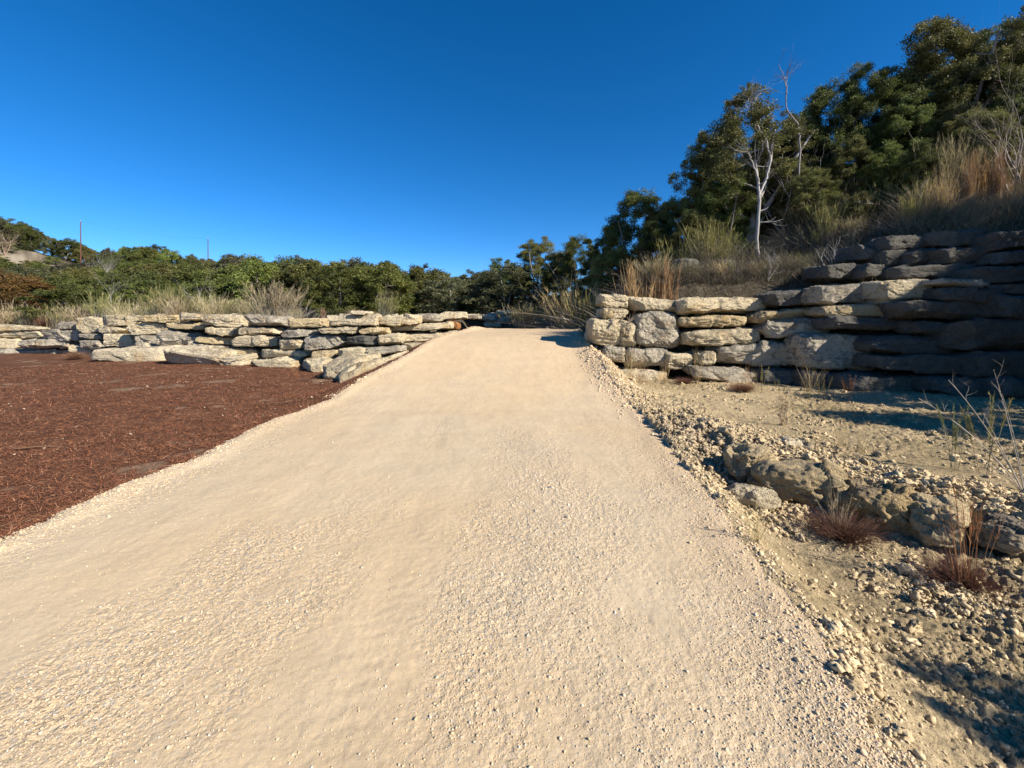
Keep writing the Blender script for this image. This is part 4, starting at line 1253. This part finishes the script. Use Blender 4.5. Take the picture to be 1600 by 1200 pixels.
# trees just outside the frame at right: they shade the wall and terrace in the photograph
shade_pos = [(14.4, 7.3, 6.4, 0), (16.0, 5.2, 5.5, 1), (13.4, 8.6, 5.4, 3), (17.5, 2.8, 5.0, 0), (18.6, 7.2, 4.8, 2), (15.0, 3.2, 3.4, 3), (20.6, 3.8, 5, 1), (19.5, -0.5, 5, 0), (12.6, 3.5, 5.6, 2), (11.6, 6.7, 4.2, 0), (14.5, 6.0, 4.6, 2), (16.6, 9.4, 5.4, 1), (15.3, 8.9, 4.8, 3)]
for (x_, y_, hh, k) in shade_pos:
    place(near[k], 0, y_, 0, 'tree on the bank just outside the right edge of the photo', 'trees past the right edge of the photo', rz=x_ * 3, wide=0.85, x=x_, H=hh)
place(near[2], 0, -0.2, 0, 'young tree beside the ditch behind the camera, shading the near dirt', None, rz=1.0, wide=0.5, x=5.95, H=3.2)

# ------------------------------------------------------------------ shrubs, grasses, dead brush
TAN = (0.36, 0.27, 0.15); STRAW = (0.46, 0.37, 0.23); OLV = (0.20, 0.20, 0.07); ORG = (0.36, 0.20, 0.09); GREYB = (0.32, 0.28, 0.24); RED = (0.17, 0.075, 0.05)
G = {
 'tall': grass_mesh('grass', 41, 150, 1.0, 0.10, 0.22, 0.007, GREYB, OLV, 0.7, (0.30, 0.27, 0.11), 0.10, 14),
 'straw': grass_mesh('grass', 42, 190, 1.0, 0.10, 0.30, 0.007, TAN, STRAW, 0.5, STRAW, 0.22, 10),
 'orange': grass_mesh('grass', 43, 170, 1.0, 0.07, 0.10, 0.007, GREYB, (0.31, 0.22, 0.13), 0.9, (0.36, 0.25, 0.145), 0.03, 14),
 'feather': grass_mesh('grass', 44, 260, 1.0, 0.13, 0.30, 0.007, (0.30, 0.27, 0.2), (0.33, 0.28, 0.18), 0.9, (0.36, 0.30, 0.18), 0.12, 14),
 'brush': grass_mesh('brush', 45, 110, 1.0, 0.16, 0.75, 0.007, (0.24, 0.21, 0.18), (0.34, 0.30, 0.26), 0.5, GREYB, 0.55, 8),
 'red': grass_mesh('grass', 46, 1500, 1.0, 0.13, 0.8, 0.008, (0.07, 0.035, 0.025), (0.17, 0.085, 0.055), 0.2, (0.16, 0.09, 0.06), 0.25, 5),
 'spire': grass_mesh('weed', 47, 8, 1.0, 0.035, 0.12, 0.006, (0.20, 0.15, 0.10), (0.26, 0.22, 0.10), 3.2, (0.30, 0.25, 0.10), 0.04, 24),
 'wisp': grass_mesh('grass', 48, 34, 1.0, 0.05, 0.22, 0.006, TAN, STRAW, 0.5, STRAW, 0.12, 8),
}
used_g = {}
def clump(kind, x, y, H, label, cat, group, wide=1.0, rz=0.0, tint=(1, 1, 1), name=None, dz=0.0, tilt=(0, 0)):
    z = float(ground_z(x, y)[0]) + dz
    o = link(name or {'brush': 'brush_pile', 'spire': 'weed'}.get(kind, 'grass_tuft'), G[kind], None, (x, y, z))
    o.scale = (H * wide, H * wide, H); o.rotation_euler = (tilt[0], tilt[1], rz); o.color = (*tint, 1)
    return tag(o, label, cat, group)
def clump_px(kind, u, Y, top_v, label, cat='grass', group=None, wide=1.0, rz=0.0, tint=(1, 1, 1), tilt=(0, 0)):
    X = (u - 800) / F * Y
    z = float(ground_z(X, Y)[0])
    H = ZC + (HV - top_v) / F * Y - z
    return clump(kind, X, Y, H, label, cat, group, wide, rz, tint, None, 0, tilt)

# behind the left wall
clump_px('feather', 428, 19.5, 428, 'tall feathery straw bush standing behind the left wall', 'shrub', None, 1.1, 0.3)
clump_px('brush', 470, 19.8, 465, 'arching bare twigs beside the tall feathery bush', 'dead brush', None, 1.3, 1.0)
clump_px('straw', 385, 20, 455, 'short straw clump left of the tall feathery bush', 'grass', None, 1.0)
clump_px('orange', 505, 17.6, 478, 'small rust coloured sprig growing on top of the left wall', 'grass', None, 0.8)
clump_px('straw', 552, 19, 474, 'low straw tuft behind the middle of the left wall', 'grass', None, 1.0)
clump_px('tall', 600, 20, 445, 'thin olive switch clump behind the right half of the left wall', 'grass', None, 0.9, 0, (1, 1, 1), (0, 0.25))
clump_px('straw', 583, 19, 480, 'small olive tuft left of the thin switch clump', 'grass', None, 0.8)
clump_px('red', 75, 24.6, 486, 'reddish grass tuft above the left end of the wall', 'grass', None, 0.7)
GP = [(i, u) for i, u in enumerate([12, 45, 96, 128, 158, 190, 206, 243, 262, 281, 300, 318, 338, 358])]
for i, u in GP:
    lm = 'left of the taller pole' if u < 120 else 'below the gap between the poles' if u < 300 else 'below the farther pole'
    clump_px('tall' if i % 3 else 'straw', u, 25.4 + (i % 3) * 0.5 - 0.017 * u, 447 + 14 * ((i * 7) % 4) / 3 + (10 if u < 150 else 0) - (12 if 250 < u < 300 else 0),
             f"olive and straw switch grass clump, {ORD[i]} from left in band behind the left wall", 'grass', 'switch grass clumps behind the left wall', 1.2, i)
# a sea of finer grass between them
R = rng(707)
n = 15000
u_ = R.uniform(-70, 470, n); Yg = R.uniform(18.6, 26, n) + np.interp(u_, [0, 400], [4, 0])
X_ = (u_ - 800) / F * Yg
zz, a_, b2, p_, hl_ = surf(X_, Yg)
ok = p_ & (seg_dist(X_, Yg, LW)[0] > 0.9)
X_, Yg, zz = X_[ok], Yg[ok], zz[ok]; n = len(X_)
d = np.stack([R.normal(0.05, 0.16, n), R.normal(0, 0.16, n), np.ones(n)], 1); d /= np.linalg.norm(d, axis=1, keepdims=True)
L = R.uniform(0.35, 0.95, n) * np.clip(0.9 + 0.5 * fbm2(X_ * 0.5, Yg * 0.5, 2, 808), 0.5, 1.3)
palg = np.array([TAN, STRAW, (0.27, 0.25, 0.12), (0.33, 0.19, 0.12), (0.30, 0.27, 0.21)])
cc = palg[R.choice(5, n, p=[0.3, 0.25, 0.2, 0.1, 0.15])] * R.uniform(0.7, 1.2, (n, 1))
ac = Acc(); ac.add(*ribbons(np.stack([X_, Yg, zz - 0.02], 1), d, L, R.uniform(0.008, 0.018, n), np.stack([R.normal(0.05, 0.1, n), R.normal(0, 0.1, n), -R.uniform(0, 0.15, n)], 1), cc * 0.8, cc, 3, R))
tag(link('grass', ac.mesh('grass', M_GRASS)), 'dry tan grass covering the ground behind the left wall', None, None, 'stuff')

# right slope: named clumps
RG = [
 ('orange', 1001, 13.15, 396, 0.75, 'rust orange upright grass clump above the corner boulders, left of its twin', 'grass'),
 ('orange', 1040, 13.15, 392, 0.6, 'rust orange upright grass clump, right one of the pair above the wall', 'grass'),
 ('straw', 1132, 13.4, 392, 0.9, 'golden leaning grass clump above the long lit boulder', 'grass'),
 ('feather', 1185, 13.4, 402, 0.8, 'grey feathery clump right of the golden leaning grass', 'grass'),
 ('tall', 1100, 15.5, 330, 0.9, 'tall olive switch bush on the slope left of the white dead tree', 'shrub'),
 ('tall', 1065, 16.2, 352, 0.9, 'olive switch bush lower left of the tall one', 'shrub'),
 ('tall', 1135, 15.8, 345, 0.8, 'olive switch bush at the foot of the white dead tree', 'shrub'),
 ('straw', 895, 19.5, 418, 1.1, 'straw coloured fan shaped bush on the slope beyond the crest', 'shrub'),
 ('tall', 925, 18.5, 440, 1.0, 'low olive tuft right of the fan shaped bush', 'grass'),
 ('feather', 822, 21.5, 462, 1.2, 'grey brown bush at the left end of the dark brush by the crest', 'shrub'),
 ('tall', 850, 21, 470, 1.2, 'dark olive weeds in the brush at the crest', 'shrub'),
 ('tall', 880, 20.5, 468, 1.3, 'shaded weeds between the crest and the right wall', 'shrub'),
 ('brush', 915, 19.5, 468, 1.4, 'grey arching twigs beside the end of the right wall', 'dead brush'),
 ('brush', 868, 20.5, 478, 1.3, 'tangle of bare twigs behind the road crest', 'dead brush'),
 ('brush', 975, 15.5, 425, 1.4, 'pale arching twigs behind the corner boulders', 'dead brush'),
 ('brush', 1070, 14.8, 425, 1.2, 'bare twigs on the dark slope right of the orange clumps', 'dead brush'),
 ('tall', 1262, 13.2, 405, 0.6, 'small yellow green weed above the dark wall boulders', 'weed'),
 ('tall', 1288, 13.2, 407, 0.6, 'second small yellow green weed above the dark wall boulders', 'weed'),
 ('brush', 1210, 13.6, 388, 1.1, 'leaning grey switches above the shaded wall boulders', 'dead brush'),
 ('straw', 1372, 11.6, 395, 0.5, 'small dry weed in front of the upper wall tier', 'weed'),
 ('feather', 1485, 14.0, 190, 0.6, 'tall pale plume bush above the upper wall tier', 'shrub'),
 ('tall', 1440, 13.6, 270, 0.8, 'olive bush left of the tall pale plume bush', 'shrub'),
 ('straw', 1520, 13.8, 265, 0.6, 'golden brown bush right of the tall plume bush', 'shrub'),
 ('tall', 1548, 14.0, 205, 0.6, 'upright olive switch bush near the right edge', 'shrub'),
 ('orange', 1575, 13.8, 235, 0.6, 'brown upright bush beside the pale bare shrub', 'shrub'),
 ('tall', 1600, 13.6, 215, 0.6, 'olive switch bush cut by the right edge of the photo', 'shrub'),
 ('straw', 1455, 12.8, 318, 0.9, 'row of short golden weeds above the upper wall tier, left part', 'weed'),
 ('straw', 1500, 12.6, 312, 0.9, 'row of short golden weeds above the upper wall tier, right part', 'weed'),
 ('brush', 1430, 13.8, 262, 0.9, 'pale fanned dead branches left of the plume bush', 'dead brush'),
 ('brush', 1490, 12.6, 318, 1.6, 'broad heap of dead stalks spilling over the upper wall tier', 'dead brush'),
 ('brush', 1570, 12.4, 300, 1.6, 'heap of dead stalks at the right end of the upper wall tier', 'dead brush'),
 ('brush', 1400, 13.0, 330, 1.4, 'fallen stalks at the left end of the upper wall tier', 'dead brush'),
 ('brush', 1545, 14.0, 215, 0.8, 'arching dead twigs among the bushes at the right edge', 'dead brush'),
 ('feather', 1330, 14.0, 330, 0.9, 'dim grey bush in the shade above the right wall', 'shrub'),
 ('tall', 1295, 14.5, 310, 0.8, 'dim olive bush in the shade below the skyline trees', 'shrub'),
]
for i, (k, u, Y, tv, w, lab, cat) in enumerate(RG):
    if k == 'brush':
        clump_px(k, u, Y, tv, lab, cat, None, w, i * 1.7, (1.15, 1.1, 1.05))
    else:
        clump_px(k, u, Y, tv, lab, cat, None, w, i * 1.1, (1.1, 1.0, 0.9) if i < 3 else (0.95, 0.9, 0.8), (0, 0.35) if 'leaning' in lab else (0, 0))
R = rng(7272)
for i in range(13):
    u = 1425 + 15 * i + R.uniform(-6, 6); Y = 13.0 + 0.45 * (i % 3)
    k = ['straw', 'orange', 'feather', 'tall'][R.integers(4)]
    kw = {'straw': 'tall straw coloured grass plume', 'orange': 'upright brown grass plume', 'feather': 'feathery tan plume', 'tall': 'golden green switch plume'}[k]
    sd = 'above the left part of the upper tier' if u < 1500 else 'above the right part of the upper tier'
    clump(k, (u - 800) / F * Y, Y, R.uniform(1.1, 2.0), f"{kw} {sd}, {['front', 'middle', 'back'][i % 3]} rank", 'grass', f"{kw}s {sd}", R.uniform(0.35, 0.6), R.uniform(0, 6), (1.15, 1.05, 0.85))
R = rng(7171)
SIDE = [(950, 'behind the corner boulders'), (1060, 'left of the white dead tree'), (1190, 'under the white dead tree'), (1320, 'above the shaded boulders'), (1440, 'above the left end of the upper tier'), (1560, 'near the right edge of the photo')]
for i in range(44):
    Y = R.uniform(13.6, 17.5); u = R.uniform(930, 1630)
    X = (u - 800) / F * Y
    if X > 8 and Y < 14.3: Y = 14.6; X = (u - 800) / F * Y
    k = ['feather', 'tall', 'tall', 'brush', 'straw'][R.integers(5)]
    sd = min(SIDE, key=lambda q: abs(q[0] - u))[1]
    kw = {'feather': 'grey feathery bush', 'tall': 'olive switch bush', 'brush': 'heap of bare twigs', 'straw': 'straw coloured clump'}[k]
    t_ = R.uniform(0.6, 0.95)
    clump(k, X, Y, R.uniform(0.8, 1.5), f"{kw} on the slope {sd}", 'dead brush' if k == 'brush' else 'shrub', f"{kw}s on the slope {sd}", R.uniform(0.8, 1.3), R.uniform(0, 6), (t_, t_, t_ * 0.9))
for i in range(22):
    u = 955 + i * 14 + R.uniform(-5, 5); Y = R.uniform(13.3, 14.1)
    k = ['brush', 'feather', 'brush', 'tall'][R.integers(4)]
    sd = 'behind the corner boulders' if u < 1060 else 'behind the long lit boulder' if u < 1190 else 'behind the first shaded boulders'
    kw = {'feather': 'dim grey sprig clump', 'tall': 'dim olive sprig clump', 'brush': 'low heap of grey twigs'}[k]
    t_ = R.uniform(0.5, 0.8)  # tint lowered to paint slope shade into the clumps
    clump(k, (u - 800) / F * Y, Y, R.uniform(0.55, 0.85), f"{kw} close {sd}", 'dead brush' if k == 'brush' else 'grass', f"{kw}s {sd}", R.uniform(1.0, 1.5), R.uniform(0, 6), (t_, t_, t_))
# dry undergrowth covering the slope
R = rng(717)
def undergrowth(n, u0, u1, y0, y1, name, label, pal_, hmin, hmax, wmin, wmax, seed):
    R = rng(seed)
    u_ = R.uniform(u0, u1, n); Yg = R.uniform(y0, y1, n)
    X_ = (u_ - 800) / F * Yg
    zz, a_, b2, p_, hl_ = surf(X_, Yg)
    ok = hl_ | (p_ & (Yg > 23)) | ((Yg > 20) & (X_ > 0.4))
    X_, Yg, zz = X_[ok], Yg[ok], zz[ok]; n = len(X_)
    cl = np.clip(0.6 + 0.9 * fbm2(X_ * 0.8, Yg * 0.8, 2, seed), 0.25, 1.3)
    d = np.stack([R.normal(-0.05, 0.5, n), R.normal(-0.1, 0.5, n), np.ones(n)], 1); d /= np.linalg.norm(d, axis=1, keepdims=True)
    L = R.uniform(hmin, hmax, n) * cl
    cc = np.array(pal_)[R.choice(len(pal_), n)] * R.uniform(0.6, 1.2, (n, 1))
    ac = Acc()
    ac.add(*ribbons(np.stack([X_, Yg, zz - 0.02], 1), d, L, R.uniform(wmin, wmax, n), np.stack([R.normal(0, 0.16, n), R.normal(0, 0.16, n), -R.uniform(0, 0.3, n)], 1) * L[:, None], cc * 0.8, cc, 3, R))
    return tag(link(name, ac.mesh(name, M_GRASS)), label, None, None, 'stuff')
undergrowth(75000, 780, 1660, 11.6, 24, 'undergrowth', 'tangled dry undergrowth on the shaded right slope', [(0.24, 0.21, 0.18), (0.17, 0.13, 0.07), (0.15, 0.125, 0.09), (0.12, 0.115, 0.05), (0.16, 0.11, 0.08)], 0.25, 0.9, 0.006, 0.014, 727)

undergrowth(16000, 925, 1280, 12.9, 14.6, 'wall_top_litter', 'dry twigs and litter along the top of the right wall', [(0.17, 0.15, 0.13), (0.11, 0.09, 0.06), (0.08, 0.075, 0.04), (0.14, 0.1, 0.07)], 0.2, 0.6, 0.005, 0.011, 737)  # dark palette: shade behind the wall top painted into the litter
undergrowth(14000, 1390, 1670, 11.4, 15.5, 'straw_grass', 'pale wispy straw grass above the upper wall tier', [TAN, STRAW, (0.33, 0.29, 0.2), (0.27, 0.25, 0.12)], 0.35, 1.2, 0.004, 0.009, 747)
undergrowth(5000, 950, 1340, 13.0, 16.5, 'slope_grass', 'sparse grey straw grass on the slope above the right wall', [(0.3, 0.27, 0.22), STRAW, (0.22, 0.21, 0.1)], 0.35, 1.1, 0.004, 0.008, 757)
# bare shrubs
def bare_px(u, Y, top_v, seed, label, col=(0.42, 0.38, 0.34), stems=4, depth=3, rad_=0.02, cat='bare shrub', lean=0.3, spread=0.45, name='bare_shrub'):
    X = (u - 800) / F * Y; z = float(ground_z(X, Y)[0])
    H = ZC + (HV - top_v) / F * Y - z
    o = bare_plant(name, H, seed, col, stems, depth, cat, label, None, rad_, spread, lean)
    o.location = (X, Y, z)
    return o
bare_px(1588, 13.2, 110, 51, 'pale bare shrub reaching up at the right edge of the photo', (0.48, 0.40, 0.34), 4, 4, 0.024, lean=0.12)
bare_px(1296, 12.9, 358, 52, 'small white bare shrub with forked twigs above the shaded boulders', (0.5, 0.46, 0.42), 4, 2, 0.014, lean=0.45)
bare_px(1195, 13.3, 376, 53, 'whitish bare twigs beside the grey feathery clump', (0.5, 0.46, 0.42), 3, 3, 0.013)
bare_px(1345, 15.2, 285, 54, 'thin bare shrub in the dark understorey', (0.34, 0.3, 0.27), 4, 3, 0.016)
bare_px(1220, 17.0, 215, 55, 'fine grey twiggy tree right of the white dead trunk', (0.42, 0.39, 0.37), 4, 4, 0.02)
bare_px(163, 62, 385, 56, 'grey leafless tree on the hill right of the taller pole', (0.34, 0.30, 0.28), 6, 4, 0.05, 'bare tree', 0.5, 0.6, 'bare_tree')
bare_px(8, 80, 345, 57, 'brownish leafless tree near the top of the left hill', (0.30, 0.22, 0.16), 7, 4, 0.06, 'bare tree', 0.5, 0.6, 'bare_tree')
bare_px(335, 60, 388, 58, 'pinkish brown leafless tree below the farther pole', (0.30, 0.22, 0.2), 7, 4, 0.05, 'bare tree', 0.5, 0.6, 'bare_tree')
bare_px(775, 38, 396, 59, 'hazy grey leafless tree left of the crest oak', (0.36, 0.33, 0.32), 7, 4, 0.03, 'bare tree', 0.4, 0.6, 'bare_tree')
bare_px(185, 25.5, 410, 60, 'pale bare branches rising behind the grass band', (0.45, 0.42, 0.38), 3, 3, 0.018, 'bare shrub', 0.5)
bare_px(325, 25.5, 412, 61, 'pale forked bare shrub in front of the wood below the farther pole', (0.45, 0.42, 0.38), 3, 3, 0.018, 'bare shrub', 0.6)

# weeds in and around the ditch
x, y = at(1318, 842, -0.26)
clump('red', x, y, 0.30, 'dense rust red grass tuft growing in the ditch', 'grass', None, 1.25)
clump('wisp', x - 0.04, y + 0.02, 0.62, 'thin straw stems standing up out of the rust red tuft', 'grass', None, 0.8, 0.4)
x, y = at(1500, 890, -0.15)
clump('red', x, y, 0.26, 'smaller rust red tuft below the right ledge rock', 'grass', None, 1.1, 1.0)
x, y = at(1512, 905, -0.18)
clump('wisp', x, y, 1.05, 'tall reddish stem weed near the right ledge rock', 'weed', None, 0.5, 1.4, (0.9, 0.55, 0.4))
x, y = at(1545, 745, 0.0)
clump('spire', x, y, 0.95, 'tall yellow green weed spires on the terrace at right', 'weed', None, 1.0, 0.5)
clump('spire', x - 0.25, y + 0.15, 0.8, 'grey green weed spires just left of the tall yellow ones', 'weed', None, 1.0, 2.5, (0.8, 0.9, 0.9))
ac = Acc(); R = rng(881)
for (tx, tz, br_) in ((-0.98, 0.92, 0.006), (-0.86, 1.12, 0.006), (-0.55, 0.8, 0.005), (-0.3, 1.2, 0.005), (-0.75, 0.55, 0.004), (-0.1, 0.95, 0.004), (0.25, 1.1, 0.005)):
    t = np.linspace(0, 1, 10)[:, None]
    pth = np.array([0, 0, 0]) * (1 - t) ** 2 + np.array([tx * 0.35, 0.05, tz * 0.62]) * 2 * t * (1 - t) + np.array([tx, 0.1 * R.normal(), tz]) * t ** 2
    V_, F_ = tube(pth, np.linspace(br_, br_ * 0.35, 10), 4)
    ac.add(V_, F_, np.tile(np.array((0.40, 0.35, 0.29)) * R.uniform(0.8, 1.1), (len(V_), 1)))
    for k_ in (5, 7, 8):
        branchy(ac, pth[k_], np.array([tx * 0.5 + R.normal(0, .3), R.normal(0, .3), 0.8]), 0.14, 0.0025, 1, R, (0.40, 0.35, 0.29))
xs_, ys_ = at(1602, 772, 0.0)
tag(link('dry_stalks', ac.mesh('dry_stalks', M_BARK, True), None, (xs_, ys_, -0.02)), 'long pale bare stalks leaning left over the terrace', 'dead weed')
WL = [(1170, 608, 'wisp', 0.55, 1.0, (1, .8, .7), 'pinkish grass wisps in front of the lit wall boulders'), (1160, 612, 'red', 0.22, 1.2, (1.2, 1.1, 1.1), 'low reddish tuft at the foot of the right wall'),
      (1068, 590, 'red', 0.18, 1.2, (1.2, 1.1, 1.1), 'dry reddish tuft beside the pale slab at the wall foot'), (1218, 625, 'spire', 0.33, 1.2, (.9, .9, .9), 'green stemmed weed before the dark foundation boulders'),
      (1263, 640, 'spire', 0.42, 0.9, (1, 1, 1), 'bright yellow green spire, left one before the shaded wall'), (1288, 638, 'spire', 0.52, 0.9, (1, 1, 1), 'bright yellow green spire, right one before the shaded wall'),
      (1326, 628, 'spire', 0.46, 1.1, (1.1, .6, .5), 'brown dried weed with a red head before the shaded wall'), (1040, 585, 'wisp', 0.5, 0.8, (.9, .8, .7), 'thin dry stems against the upright pitted boulder'),
      (1000, 566, 'wisp', 0.8, 0.8, (.8, .7, .6), 'dark dry stems growing at the wall corner'), (985, 545, 'wisp', 0.9, 0.6, (.9, .8, .7), 'tall dry stems before the corner boulder'),
      (1090, 600, 'wisp', 0.9, 0.6, (.9, .85, .7), 'tall thin weeds before the ochre boulder'), (1225, 665, 'wisp', 0.5, 0.6, (.9, .8, .7), 'single thin stalks on the rubble terrace'),
      (1315, 700, 'wisp', 0.35, 0.9, (1, .9, .8), 'short straw wisps on the terrace above the ledge'), (1345, 705, 'wisp', 0.3, 0.9, (1, .95, .9), 'pale short wisps right of the straw ones'),
      (1180, 840, 'wisp', 0.3, 1.0, (1, .95, .8), 'fine straw stems in the ditch near the loose rock'),
      (1190, 560, 'spire', 0.5, 1.2, (1, 1, .9), 'yellow green weed in the gap between wall boulders'),
      (1268, 585, 'wisp', 0.6, 1.2, (.9, .85, .8), 'faint dry grass in the gap between the grey boulders')]
for i, (u, v, k, H, w, t_, lab) in enumerate(WL):
    x, y = at(u, v, 0.03 if v > 580 else 0.3)
    y = min(y, 11.2 - (0.6 * max(0, x - 7))); x = (u - 800) / F * y
    clump(k, x, y, H * 1.35, lab, 'weed' if k == 'spire' else 'grass', None, w, i * 1.3, t_)
# red twiggy weed in the base of the left wall
x, y = at(462, 588, -0.05); clump('wisp', x, y, 0.5, 'reddish bare twigs against a grey foundation block of the left wall', 'weed', None, 1.0, 0, (.6, .35, .3))
x, y = at(500, 592, -0.05); clump('wisp', x, y, 0.42, 'thin dark twigs right of the reddish twigs', 'weed', None, 1.0, 2, (.5, .35, .3))
x, y = at(118, 560, 0.0); clump('red', x, y, 0.5, 'reddish tuft at the foot of the far left wall', 'grass', None, 0.9, 2, (1.4, 1.3, 1.3))
# sticks in the mulch and debris on the road
for i, (u, v, l, a, lab) in enumerate([(60, 697, 0.5, 0.1, 'brown broken branch lying in the mulch near the left edge'), (300, 585, 0.9, 0.05, 'thin dark stick lying in the mulch near the wall'),
                                       (440, 632, 0.6, -0.1, 'thin dark stick lying in the mulch near the road')]):
    x, y = at(u, v, -0.03)
    ac = Acc(); R = rng(800 + i)
    t = np.linspace(-l / 2, l / 2, 8)
    pth = np.stack([t, 0.03 * np.sin(t * 7 + i), 0.012 + 0.01 * np.cos(t * 9)], 1)
    V_, F_ = tube(pth, np.linspace(0.014, 0.006, 8), 6)
    ac.add(V_, F_, np.tile(np.array((0.16, 0.09, 0.05)), (len(V_), 1)))
    branchy(ac, pth[4], np.array([0.6, 0.6, 0.1]), l * 0.3, 0.005, 1, R, (0.16, 0.09, 0.05))
    o = link('stick', ac.mesh('stick', M_BARK, True), None, (x, y, float(surf(np.array([x]), np.array([y]))[0][0]) + 0.02)); o.rotation_euler = (0, 0, a)
    tag(o, lab, 'stick')

# ------------------------------------------------------------------ utility poles and line
def pole(u, Y, v_top, label, col):
    X = (u - 800) / F * Y; z = float(ground_z(X, Y)[0]) - 0.5
    top = ZC + (HV - v_top) / F * Y
    root = link('utility_pole', None, None, (X, Y, z)); tag(root, label, 'utility pole', 'utility poles on the hill')
    ac = Acc(); hgt = top - z
    V_, F_ = tube(np.array([[0, 0, 0], [0.02, 0, hgt * .5], [0, 0, hgt]]), [0.11, 0.10, 0.075], 8)
    ac.add(V_, F_, np.tile(np.array(col), (len(V_), 1)))
    link('shaft', ac.mesh('shaft', M_BARK, True), root)
    ac = Acc()
    V_, F_ = tube(np.array([[0, -0.05, hgt - 0.05], [0, -0.05, hgt + 0.3]]), [0.05, 0.03], 6)
    ac.add(V_, F_, np.tile(np.array((0.3, 0.28, 0.26)), (len(V_), 1)))
    link('insulator', ac.mesh('insulator', M_BARK, True), root)
    return np.array([X, Y, z + hgt])
pA = pole(126, 86, 346, 'tall reddish brown utility pole on the left hill', (0.13, 0.06, 0.045))
pB = pole(325, 100, 373, 'farther thin dark utility pole on the wooded skyline', (0.12, 0.07, 0.06))
ac = Acc()
t = np.linspace(0, 1, 24)[:, None]
pth = pA * (1 - t) + pB * t; pth[:, 2] -= 0.7 * 4 * (t * (1 - t))[:, 0]; 
V_, F_ = tube(pth, np.full(24, 0.008), 4); ac.add(V_, F_, np.tile(np.array((0.06, 0.06, 0.07)), (len(V_), 1)))
o = link('power_line', ac.mesh('power_line', M_BARK)); tag(o, 'thin sagging power line strung between the two utility poles', 'power line')
# drop unused prototypes
for pr in near + [thin] + farp + [rusty]:
    if id(pr) not in used:
        for ch in list(pr.children): bpy.data.objects.remove(ch)
        bpy.data.objects.remove(pr)
print('wood trees', wood_n)
